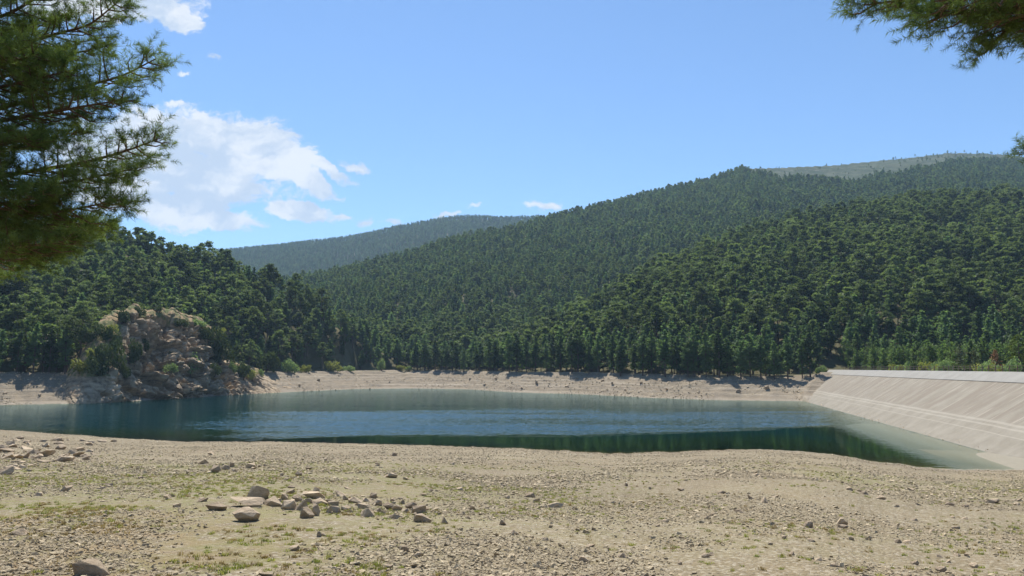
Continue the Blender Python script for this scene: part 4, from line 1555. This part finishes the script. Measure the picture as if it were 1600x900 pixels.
LOOSE += [(500 + .34375 * x, 670 + .34375 * y, w_ * .34375, h_ * .34375) for x, y, w_, h_ in
          [(385, 562, 40, 35), (445, 582, 35, 25), (695, 368, 35, 25), (825, 438, 45, 28), (1075, 360, 75, 28), (890, 482, 50, 25), (300, 642, 60, 22), (655, 390, 30, 15), (840, 264, 25, 14),
           (635, 280, 30, 16), (725, 291, 15, 16), (955, 312, 45, 26), (985, 334, 35, 18), (1245, 463, 20, 16), (1505, 498, 25, 16), (1570, 425, 30, 14), (1540, 446, 30, 14), (1280, 363, 25, 16),
           (1330, 344, 25, 20), (1020, 510, 40, 20), (1230, 540, 50, 20), (1375, 586, 40, 22), (1200, 610, 50, 28), (12, 488, 30, 16), (440, 521, 35, 22), (1500, 276, 20, 15), (260, 169, 30, 14),
           (385, 231, 30, 14), (760, 364, 25, 12), (680, 408, 30, 14), (1400, 262, 35, 25), (850, 318, 35, 16), (915, 262, 30, 14), (335, 122, 22, 20), (1055, 220, 40, 10), (600, 162, 24, 12)]]
LOOSE += [(1050 + .34375 * x, 670 + .34375 * y, w_ * .34375, h_ * .34375) for x, y, w_, h_ in
          [(430, 338, 45, 28), (475, 313, 40, 16), (365, 318, 55, 22), (310, 384, 50, 18), (625, 450, 45, 34), (775, 440, 75, 38), (780, 454, 55, 20), (960, 322, 55, 22), (815, 282, 35, 22),
           (880, 300, 50, 16), (860, 288, 30, 16), (1470, 341, 60, 26), (1580, 331, 50, 20), (1345, 358, 40, 18), (1270, 349, 45, 20), (1110, 619, 35, 20), (1380, 633, 45, 24), (1300, 457, 40, 16),
           (1105, 422, 35, 16), (520, 501, 40, 20), (640, 514, 40, 16), (670, 601, 35, 20), (815, 506, 40, 20), (895, 506, 35, 24), (1035, 522, 35, 22), (1075, 521, 40, 20), (1235, 652, 55, 28),
           (155, 587, 40, 22), (185, 577, 30, 20), (165, 411, 30, 16), (185, 396, 30, 14), (45, 282, 40, 16), (230, 295, 40, 16), (1090, 280, 60, 12), (1260, 609, 35, 18), (1225, 589, 35, 18),
           (745, 629, 45, 20), (1340, 581, 40, 20), (1300, 580, 35, 16), (555, 577, 35, 20), (40, 619, 30, 20), (450, 529, 25, 14), (1125, 349, 30, 16), (845, 663, 50, 18), (1575, 350, 30, 16),
           (1025, 358, 30, 14), (1285, 407, 25, 14), (1335, 412, 30, 14), (1185, 470, 30, 14), (160, 150, 20, 12), (480, 155, 26, 10), (150, 175, 24, 10), (230, 178, 22, 10), (385, 213, 22, 12),
           (935, 258, 24, 14)]]
stones = []
done = []


def place_stone(px, base_y, w_, h_, sort, phrase, group, name='stone', sink=0.34):
    P = ground_hit(px, base_y)
    dist = P[1] / cos(TILT)
    if group == 'stones of the long pile':
        w_, h_ = w_ * 1.15, h_ * 1.12
    W, H = max(w_, 4) / F * dist, max(h_, 3) / F * dist
    if sort is None:
        sort = 'boulder' if 1.1 < w_ / max(h_, 1) < 2.0 and random.random() < 0.5 else ('slab' if w_ / max(h_, 1) > 2.2 else 'block')
    me = random.choice(STONES[sort])
    o = bpy.data.objects.new(name, me)
    dz = {'block': 0.85, 'slab': 0.7, 'boulder': 0.9}[sort]
    o.scale = (W * 1.2, W * random.uniform(0.8, 1.15), H / dz * 1.3)
    o.rotation_euler = (random.gauss(0.06, 0.16), random.gauss(0, 0.16), random.choice([0, pi]) + random.gauss(0, 0.3))
    o.location = (P[0], P[1] + W * 0.3, P[2] + H * (0.55 - sink))
    COL.objects.link(o)
    tag(o, None, 'stone', group)
    form = {'block': 'angular', 'slab': 'flat', 'boulder': 'rounded'}[sort]
    stones.append((o, phrase.replace('*', form), px))
    done.append((px, base_y))
    return o


for x, y, w_, h_ in PILE:
    big_ = 'big ' if w_ > 100 else 'small ' if w_ < 55 else ''
    px, py = 280 + .2625 * x, 700 + .2625 * y
    if (x, y) == (375, 440):
        place_stone(px, py, w_ * .2625, h_ * .2625, 'boulder', 'big rounded grey boulder in front of the left end of the stone pile', 'stones of the long pile')
    elif (x, y) == (370, 355):
        place_stone(px, py, w_ * .2625, h_ * .2625, 'block', 'longest low block at the left end of the stone pile', 'stones of the long pile')
    elif (x, y) == (460, 310):
        place_stone(px, py, w_ * .2625, h_ * .2625, 'boulder', 'pointed upright stone leaning behind the longest block of the pile', 'stones of the long pile')
    else:
        part = 'left half' if px < 470 else 'middle' if px < 580 else 'right end'
        row = 'front edge' if y > 385 else 'back edge' if y < 325 else 'body'
        place_stone(px, py, w_ * .2625, h_ * .2625, None, f'{big_}* stone, {part} of the stone pile, {row}', 'stones of the long pile')
for x, y, w_, h_ in CLUST:
    place_stone(280 + .2625 * x, 700 + .2625 * y, w_ * .2625, h_ * .2625, None, ('large' if w_ > 70 else 'small') + ' dark * stone in the short cluster behind the pile', 'stones of the short cluster')
place_stone(130, 902, 62, 26, 'boulder', 'large pale split boulder at the bottom left edge of the shore', None)
for px, py, w_, h_ in LOOSE:
    col_ = 'left grass' if px < 330 else 'gravel below the pile' if (px < 700 and py > 800) else 'left of the middle' if px < 700 else 'middle of the shore' if px < 1000 \
        else 'right half of the shore' if px < 1300 else 'shore below the dam'
    row = 'near the water' if py < 745 else 'halfway down' if py < 810 else 'close to the viewer'
    place_stone(px, py, w_, h_, None, f'{"larger" if w_ > 16 else "small"} * stone {row}, {col_}'.replace('left of the middle', 'left of middle'), 'loose stones on the shore')
R = np.random.default_rng(161)
for k in range(62):                                        # rubble heap at the left water edge
    px = abs(R.normal(0, 75))
    py = 684 + R.uniform(0, 1) * (62 - 0.22 * px) + px * 0.03
    w_ = R.uniform(9, 26) * (0.6 + (py - 680) / 90)
    place_stone(px, py, w_, w_ * R.uniform(0.28, 0.5), None, ('broad' if w_ > 18 else 'small') + ' * stone in the rubble heap at left, '
                + ('upper rim' if py < 702 else 'lower rim' if py > 722 else 'middle'), 'stones of the rubble heap')
print('stones', len(stones))
# dark rocks on the far bank
for (px, frac) in [(15, .35), (70, .2), (85, .5), (118, .15), (150, .55), (145, .2), (575, .45), (610, .3), (735, .5), (742, .3), (758, .22), (775, .55), (800, .35), (815, .15), (838, .4), (850, .2),
                   (886, .3), (925, .5), (940, .6), (955, .45), (975, .3), (1000, .5), (1040, .35), (1090, .3), (1150, .3), (1195, .4), (1225, .35), (470, .3), (500, .5), (415, .3), (395, .5)]:
    bw_ = float(np.interp(px_az(px), BANK_A, BANK_W))
    P = far_pt(px, bw_ * frac)
    sort = random.choice(['block', 'boulder', 'slab'])
    o = bpy.data.objects.new('bank_rock', random.choice(STONES[sort]))
    s_ = random.uniform(0.9, 2.2)
    o.scale = (s_ * 1.3, s_, s_)
    o.rotation_euler = (random.gauss(0, 0.2), random.gauss(0, 0.2), random.uniform(0, 6.28))
    o.location = P + np.array([0, 0, 0.2 * s_])
    COL.objects.link(o)
    tag(o, None, 'rock', 'rocks on the far bank')
    where = 'left of the crag' if px < 180 else 'below the cove shrubs' if px < 640 else 'below the shoreline pines' if px < 1050 else 'near the dam'
    stones.append((o, f'{"large" if s_ > 1.5 else "small"} dark rock {"low on" if frac < 0.32 else "midway up"} the far bank {where}'.replace('below the shoreline pines', 'below the pines').replace('below the cove shrubs', 'of the cove'), px))
single_out(stones)

# countless pebbles
peb = []
for k in range(6):
    me = stone_mesh('pebble', 800 + k, 11, (1, 0.85, 0.62), 0)
    me.materials.clear()
    me.materials.append(M_PEBBLE)
    peb.append(bpy.data.objects.new('pebble', me))
R = np.random.default_rng(171)


def in_view(n, y0, y1, power):
    Y = y0 + (y1 - y0) * R.random(n) ** power
    return R.uniform(-0.76, 0.76, n) * Y, Y


X1, Y1 = in_view(130000, 7.5, 34, 1.25)
S1 = 0.028 + 0.055 * R.random(len(X1)) ** 3 + (R.random(len(X1)) < 0.035) * R.uniform(0.02, 0.09, len(X1))
X2, Y2 = in_view(110000, 26, 104, 1.0)
S2 = 0.06 + 0.11 * R.random(len(X2)) ** 3 + (R.random(len(X2)) < 0.04) * R.uniform(0.03, 0.11, len(X2))
X1, Y1, S1 = np.concatenate([X1, X2]), np.concatenate([Y1, Y2]), np.concatenate([S1, S2])
ZP, fp = land(X1, Y1)
ok = (fp['r'] < fp['rn'] + 0.3) & (fbm(X1 / 3.5, Y1 / 3.5, 3, 172) * 1.5 + 0.52 > R.random(len(X1)) * 0.9) & (fp['mud'] < 0.5)
X1, Y1, S1, ZP = X1[ok], Y1[ok], S1[ok], ZP[ok]
n = len(X1)
gravel = scatter('gravel', np.stack([X1, Y1, ZP + S1 * 0.12], 1), np.stack([S1 * R.uniform(0.9, 1.5, n), S1 * R.uniform(0.8, 1.2, n), S1 * R.uniform(0.7, 1.2, n)], 1),
                 R.uniform(0, 6.28, n), R.integers(0, 6, n), peb, R.normal(0, 0.25, (n, 2)))
BX = R.uniform(px_az(-60), px_az(1250), 9000)
BS = R.uniform(0, 1, 9000) ** 1.2
BR = far_r(BX) + BS * np.interp(BX, BANK_A, BANK_W)
XB, YB_ = BR * np.sin(BX), BR * np.cos(BX)
ZB, fb = land(XB, YB_)
ok = (fb['bank'] > 0.5) & (fbm(XB / 14, YB_ / 14, 3, 173) > -0.15)
ok &= ~((fb['p'] > P0 - 1) & (fb['t'] < dam_end(np.clip(fb['p'], P0, P1)) + 1))
XB, YB_, ZB = XB[ok], YB_[ok], ZB[ok]
n = len(XB)
SB = 0.22 + 0.6 * R.random(n) ** 3
tt_ = R.uniform(60, 240, 260)
pp_ = P0 + R.normal(0.2, 0.35, 260)
XB = np.concatenate([XB, DU[0] * tt_ + DN[0] * pp_])
YB_ = np.concatenate([YB_, DU[1] * tt_ + DN[1] * pp_])
ZB = np.concatenate([ZB, (pp_ - P0) * SLOPE])
SB = np.concatenate([SB, 0.08 + 0.25 * R.random(260) ** 3])
n = len(XB)
rubble = scatter('rubble', np.stack([XB, YB_, ZB + SB * 0.1], 1), np.stack([SB * 1.3, SB, SB], 1), R.uniform(0, 6.28, n), R.integers(0, 6, n), peb, R.normal(0, 0.3, (n, 2)))
tag(rubble, 'broken stones scattered over the bare far bank', 'rubble', None, 'stuff')
tag(gravel, 'loose tan gravel and pebbles strewn over the dry shore', 'gravel', None, 'stuff')

# grass
def grass_mat():
    return foliage_mat('short_grass', (0.15, 0.19, 0.045), (0.28, 0.29, 0.085), 0.45, 0.3, (0.33, 0.27, 0.11))


M_GRASS = grass_mat()
M_DRY = foliage_mat('dry_grass', (0.20, 0.14, 0.06), (0.34, 0.25, 0.12), 0.3, 0.2)
tufts = []
for k in range(5):
    Rk = np.random.default_rng(820 + k)
    b = Bag()
    for j in range(26 if k < 4 else 14):
        bx, by = Rk.normal(0, 0.32, 2)
        an, L, ln = Rk.uniform(0, 6.28), Rk.uniform(0.5, 1.0), Rk.uniform(0.1, 0.6)
        wv_ = 0.055
        base = np.array([bx, by, -0.05])
        dx = np.array([cos(an), sin(an), 0])
        px_ = np.array([-sin(an), cos(an), 0]) * wv_
        midp = base + dx * ln * 0.3 + np.array([0, 0, L * 0.6])
        tip = base + dx * ln + np.array([0, 0, L])
        b.add([base - px_, base + px_, midp + px_ * 0.7, midp - px_ * 0.7], [(0, 1, 2, 3)], Rk.random())
        b.add([midp - px_ * 0.7, midp + px_ * 0.7, tip], [(0, 1, 2)], Rk.random())
    tufts.append(bpy.data.objects.new('tuft', b.mesh('grass_tuft', M_GRASS if k < 3 else M_DRY)))
X1, Y1 = in_view(60000, 7.5, 60, 1.25)
ZP, fp = land(X1, Y1)
ga_ = near_attrs(X1, Y1, ZP, fp)
dens_ = ga_['green'] * np.clip(0.2 + 1.6 * fbm(X1 / 1.7, Y1 / 1.7, 3, 181) + 0.2, 0, 1)
edge = np.exp(-((Y1 - 9.2) / 0.9) ** 2) * np.clip(fbm(X1 / 1.5, Y1 / 1.5, 2, 182) * 2 + 0.2, 0, 1)
ok = (R.random(len(X1)) < np.clip(dens_ * np.interp(Y1, [9, 15], [0.25, 0.75]) + 0.35 * edge * (X1 < -1.5), 0, 1)) & (fp['r'] < fp['rn'] - 4)
X1, Y1, ZP, er = X1[ok], Y1[ok], ZP[ok], ga_['earth'][ok]
n = len(X1)
hgt = R.uniform(0.022, 0.062, n) * (1 + 0.6 * (R.random(n) < 0.1))
wdt = R.uniform(0.05, 0.13, n)
kd = np.where(R.random(n) < 0.25 + 0.6 * er, R.integers(3, 5, n), R.integers(0, 3, n))
grass = scatter('grass', np.stack([X1, Y1, ZP], 1), np.stack([wdt, wdt, hgt], 1), R.uniform(0, 6.28, n), kd, tufts)
tag(grass, 'sparse short green and straw-coloured grass between the stones', 'grass', None, 'stuff')
print('pebbles and tufts', n)


# ------------------------------------------------------------------ the two near pines
def shoot_proto(seed, n=56):
    R = np.random.default_rng(seed)
    V, T = [], []
    for k in range(n):
        u = R.uniform(0, 1)
        an = R.uniform(0, 6.28)
        L = R.uniform(0.045, 0.075)
        base = np.array([0, 0, u * 0.13])
        out = np.array([cos(an), sin(an), 0])
        d_ = out * R.uniform(0.7, 1.0) + np.array([0, 0, R.uniform(0.25, 0.75)])
        d_ /= np.linalg.norm(d_)
        side = np.cross(d_, R.normal(size=3))
        side *= 0.0021 / np.linalg.norm(side)
        i = len(V)
        V += [base - side, base + side, base + d_ * L]
        T.append((i, i + 1, i + 2))
    return np.array(V), np.array(T)


SHOOTS = [shoot_proto(900 + k) for k in range(4)]


def bough(ctrl, spread, seed, dens=1.0, droop=0.1, size=1.0):
    """ctrl: points from trunk to tip; returns wood and needle meshes"""
    R = np.random.default_rng(seed)
    ctrl = np.asarray(ctrl, float)
    # smooth main axis
    t = np.linspace(0, 1, len(ctrl))
    tt = np.linspace(0, 1, 24)
    ax = np.stack([np.interp(tt, t, ctrl[:, k]) for k in range(3)], 1)
    for _ in range(3):
        ax[1:-1] = (ax[:-2] + ax[1:-1] * 2 + ax[2:]) / 4
    seg = np.linalg.norm(np.diff(ax, axis=0), axis=1)
    L = seg.sum()
    wood_b = Bag()
    wood_b.add(*tube(ax, 0.0085 * L * (1 - tt) + 0.006, 6), 0.5)
    sp, sd = [], []

    def shoots_on(p0, p1, n_):
        d_ = unit(p1 - p0)
        for q_ in np.linspace(0.15, 1, n_):
            sp.append(p0 + (p1 - p0) * q_ + R.normal(0, 0.02, 3))
            sd.append(unit(d_ * (1.0 if q_ > 0.95 else 0.75) + R.normal(0, 0.42, 3) + np.array([0, 0, 0.35])))
    cum = np.concatenate([[0], np.cumsum(seg)]) / L
    u = 0.16
    while u < 1.0:
        p = np.array([np.interp(u, cum, ax[:, k]) for k in range(3)])
        fwd = unit(np.array([np.interp(min(u + 0.05, 1), cum, ax[:, k]) for k in range(3)]) - np.array([np.interp(max(u - 0.05, 0), cum, ax[:, k]) for k in range(3)]))
        side = unit(np.cross(fwd, [0, 0, 1.0]))
        for sg in (-1, 1):
            l2 = spread * L * (1.08 - u) ** 0.7 * R.uniform(0.55, 1.15) * (0.55 + 0.45 * min(1, u * 3))
            if l2 < 0.15:
                l2 = 0.15
            d2 = unit(side * sg * R.uniform(0.6, 1.1) + fwd * R.uniform(0.5, 0.9) + np.array([0, 0, R.normal(-droop, 0.25)]))
            p2 = p + d2 * l2 * 0.6 + np.array([0, 0, -0.05 * l2])
            p3 = p2 + unit(d2 + np.array([0, 0, 0.45])) * l2 * 0.4
            wood_b.add(*tube([p, p2, p3], [0.011, 0.008, 0.004], 4), 0.5)
            nt = max(3, int(l2 / 0.11 * dens))
            for q_ in np.linspace(0.25, 1, nt):
                b = p + (p2 - p) * min(1, q_ / 0.6) if q_ < 0.6 else p2 + (p3 - p2) * (q_ - 0.6) / 0.4
                d3 = unit(d2 * 0.8 + np.cross(d2, [0, 0, 1.0]) * R.choice([-1, 1]) * R.uniform(0.3, 1.0) + np.array([0, 0, R.normal(0.15, 0.4)]))
                l3 = R.uniform(0.10, 0.25) * (1.15 - 0.5 * q_)
                e = b + d3 * l3
                wood_b.add(*tube([b, e], [0.004, 0.0025], 3), 0.5)
                shoots_on(b, e, max(1, int(l3 / 0.055)))
            shoots_on(p2, p3, 3)
        u += R.uniform(0.05, 0.075) * (1.6 / max(L, 1.6)) ** 0.5
    shoots_on(ax[-3], ax[-1], 4)
    sp, sd = np.array(sp), np.array(sd)
    nd = Bag()
    pick_ = R.integers(0, 4, len(sp))
    rnd = unit(np.cross(sd, R.normal(size=(len(sp), 3))))
    oth = np.cross(sd, rnd)
    for k in range(4):
        m_ = pick_ == k
        if not m_.any():
            continue
        V, T = SHOOTS[k]
        s_ = size * R.uniform(0.8, 1.25, m_.sum())[:, None, None]
        W = (V[None, :, 0:1] * rnd[m_][:, None] + V[None, :, 1:2] * oth[m_][:, None] + V[None, :, 2:3] * sd[m_][:, None]) * s_ + sp[m_][:, None]
        n_ = m_.sum()
        Fc = (T[None] + (np.arange(n_) * len(V))[:, None, None]).reshape(-1, 3)
        nd.add(W.reshape(-1, 3), Fc, np.repeat(R.uniform(0, 1, n_), len(V)))
    return wood_b.mesh('bough_wood', M_NBARK, True), nd.mesh('bough_needles', M_NEAR), len(sp)


def near_pine(base, H, boughs, label, lean=(0, 0), r0=0.16):
    root = bpy.data.objects.new('pine_tree', None)
    root.location = base
    COL.objects.link(root)
    base = np.asarray(base, float)
    hs = np.linspace(0, H, 9)
    pts = np.stack([lean[0] * (hs / H) ** 1.5, lean[1] * (hs / H) ** 1.5, hs], 1)
    pts[0, 2] = -0.4
    V, Q = tube(pts, r0 * (1 - 0.85 * hs / H) + 0.01, 12)
    link('trunk', mesh_np('near_trunk', V, Q, [M_NBARK], smooth=True), root)
    total = 0
    for k, (ctrl, spread, dens) in enumerate(boughs):
        c = np.array(ctrl, float) - base
        h = float(np.clip(c[0][2], 0.5, H))
        c[0] = [np.interp(h, hs, pts[:, 0]), np.interp(h, hs, pts[:, 1]), h]
        wm, nm, ns = bough(c, spread, 950 + k + int(H * 10), dens)
        total += ns
        br = link('branch', wm, root)
        link('needles', nm, br)
    tag(root, label, 'pine tree', None)
    print('near pine shoots', total)


LK = 0.72
LT = np.array([-9.9 * LK, 12.0 * LK, 0])
LT[2] = gz(*LT[:2])


def LB(h_py, pts, spread=0.36, dens=1.0):
    """bough of the left pine: start height given by pixel row at the trunk, then (px, py, depth)"""
    z0 = at(-120, h_py, 12.0 * LK)[2]
    return ([(LT[0], LT[1], z0)] + [tuple(at(q_[0], q_[1], q_[2] * LK)) for q_ in pts], spread, dens * 0.9)


left_b = [
    LB(120, [(60, 60, 12.2), (140, 40, 12.0), (188, 0, 11.8)], 0.30),
    LB(60, [(20, 20, 11.6), (80, -20, 11.5), (130, -70, 11.5)], 0.34),
    LB(100, [(-20, 60, 12.6), (40, 50, 12.8), (88, 30, 13.0)], 0.36),
    LB(190, [(20, 165, 12.0), (110, 140, 11.7), (190, 120, 11.5), (243, 92, 11.4)], 0.30),
    LB(170, [(30, 110, 12.4), (110, 85, 12.4), (172, 70, 12.6)], 0.28),
    LB(215, [(20, 185, 11.2), (110, 170, 11.0), (190, 156, 10.8)], 0.26),
    LB(150, [(-20, 140, 11.4), (50, 125, 11.0), (110, 110, 10.8)], 0.34),
    LB(300, [(30, 270, 12.0), (130, 255, 11.8), (200, 235, 11.6), (250, 216, 11.5)], 0.26),
    LB(310, [(20, 290, 11.4), (110, 285, 11.2), (215, 262, 11.0)], 0.24),
    LB(260, [(-20, 240, 12.6), (60, 220, 12.8), (130, 205, 13.0)], 0.26, 0.7),
    LB(345, [(20, 335, 11.6), (100, 330, 11.3), (190, 312, 11.0)], 0.28),
    LB(370, [(-10, 360, 12.2), (80, 350, 12.2), (160, 352, 12.0)], 0.32),
    LB(390, [(-30, 385, 11.4), (40, 385, 11.2), (110, 375, 11.0)], 0.36),
    LB(405, [(-40, 405, 12.2), (30, 405, 12.3), (85, 398, 12.4)], 0.36),
    LB(330, [(-40, 320, 11.0), (30, 315, 10.8), (80, 300, 10.6)], 0.36),
    LB(230, [(-60, 220, 11.2), (0, 215, 10.8), (45, 220, 10.5)], 0.40),
    LB(30, [(-60, 0, 12), (-10, -20, 12), (50, -50, 12)], 0.42),
    LB(80, [(-50, 80, 11), (20, 95, 10.8), (60, 85, 10.6)], 0.42),
]
# the side of the crown that the photograph cuts off
for k in range(9):
    an = random.uniform(2.0, 4.4)
    h = LT[2] + 3.2 + k * 0.6
    L = 1.9 - k * 0.12
    left_b.append(([(LT[0], LT[1], h), (LT[0] + cos(an) * L * 0.6, LT[1] + sin(an) * L * 0.6, h + 0.1), (LT[0] + cos(an) * L, LT[1] + sin(an) * L, h + 0.45)], 0.34, 0.5))
near_pine(LT, 9.2, left_b, 'big dark pine whose boughs fill the upper left, in front of the white cloud')

RT = np.array([8.6, 7.2, 0])
RT[2] = gz(*RT[:2])


def RB(z0, pts, spread=0.3, dens=1.0):
    return ([(RT[0], RT[1], z0)] + [tuple(at(*q_)) for q_ in pts], spread, dens)


right_b = [
    RB(13.4, [(1640, -20, 6.6), (1480, -10, 6.4), (1350, 8, 6.3)], 0.22, 1.2),
    RB(13.3, [(1680, 10, 6.2), (1580, 15, 6.0), (1490, 18, 5.9), (1445, 36, 5.8)], 0.17, 1.2),
    RB(13.8, [(1640, -60, 6.4), (1480, -50, 6.2), (1350, -35, 6.1)], 0.28, 1.2),
    RB(13.5, [(1700, -20, 5.8), (1570, -8, 5.7), (1460, 2, 5.6)], 0.22, 1.2),
    RB(13.1, [(1690, 10, 6.4), (1620, 18, 6.3), (1580, 40, 6.2), (1548, 72, 6.2)], 0.12, 1.3),
    RB(13.2, [(1700, 0, 6.0), (1610, 22, 6.0), (1545, 36, 5.9)], 0.18, 1.3),
    RB(14.0, [(1700, -80, 6.8), (1580, -80, 6.8), (1420, -70, 6.8)], 0.28, 1.0),
    RB(12.5, [(1760, 190, 6.4), (1690, 225, 6.4), (1625, 240, 6.4)], 0.10, 1.0),
    RB(12.9, [(1740, 50, 6.2), (1680, 58, 6.2), (1626, 66, 6.2)], 0.12, 1.0),
]
for k in range(8):
    an = random.uniform(-1.6, 1.6)
    h = RT[2] + 4.4 + k * 0.6
    L = 2.2 - k * 0.12
    right_b.append(([(RT[0], RT[1], h), (RT[0] + cos(an) * L * 0.6, RT[1] + sin(an) * L * 0.6, h + 0.1), (RT[0] + cos(an) * L, RT[1] + sin(an) * L, h + 0.4)], 0.32, 0.5))
near_pine(RT, 9.5, right_b, 'pine reaching in at the upper right with hanging needle tufts against the blue sky', (0.2, 0))

# ------------------------------------------------------------------ haze
HAZE = 0.000115
bm = bmesh.new()
bmesh.ops.create_cube(bm, size=1)
hme = bpy.data.meshes.new('haze')
bm.to_mesh(hme)
bm.free()
hz = link('haze', hme)
hz.scale = (15000, 15000, 640)
hz.location = (0, 0, 640 / 2 - 12)
m_, t, out = new_mat('haze')
pv = t.add('ShaderNodeVolumePrincipled')
pv.inputs['Color'].default_value = (0.50, 0.74, 1.0, 1)
pv.inputs['Density'].default_value = HAZE
pv.inputs['Anisotropy'].default_value = 0.2
t.l.new(pv.outputs[0], out.inputs['Volume'])
hme.materials.append(m_)
tag(hz, 'thin blue summer haze over the valley', 'haze', None, 'stuff')

for o in scene.objects:
    if len(str(o.get('label', '')).split()) > 16:
        print('LONG', o.name, o['label'])
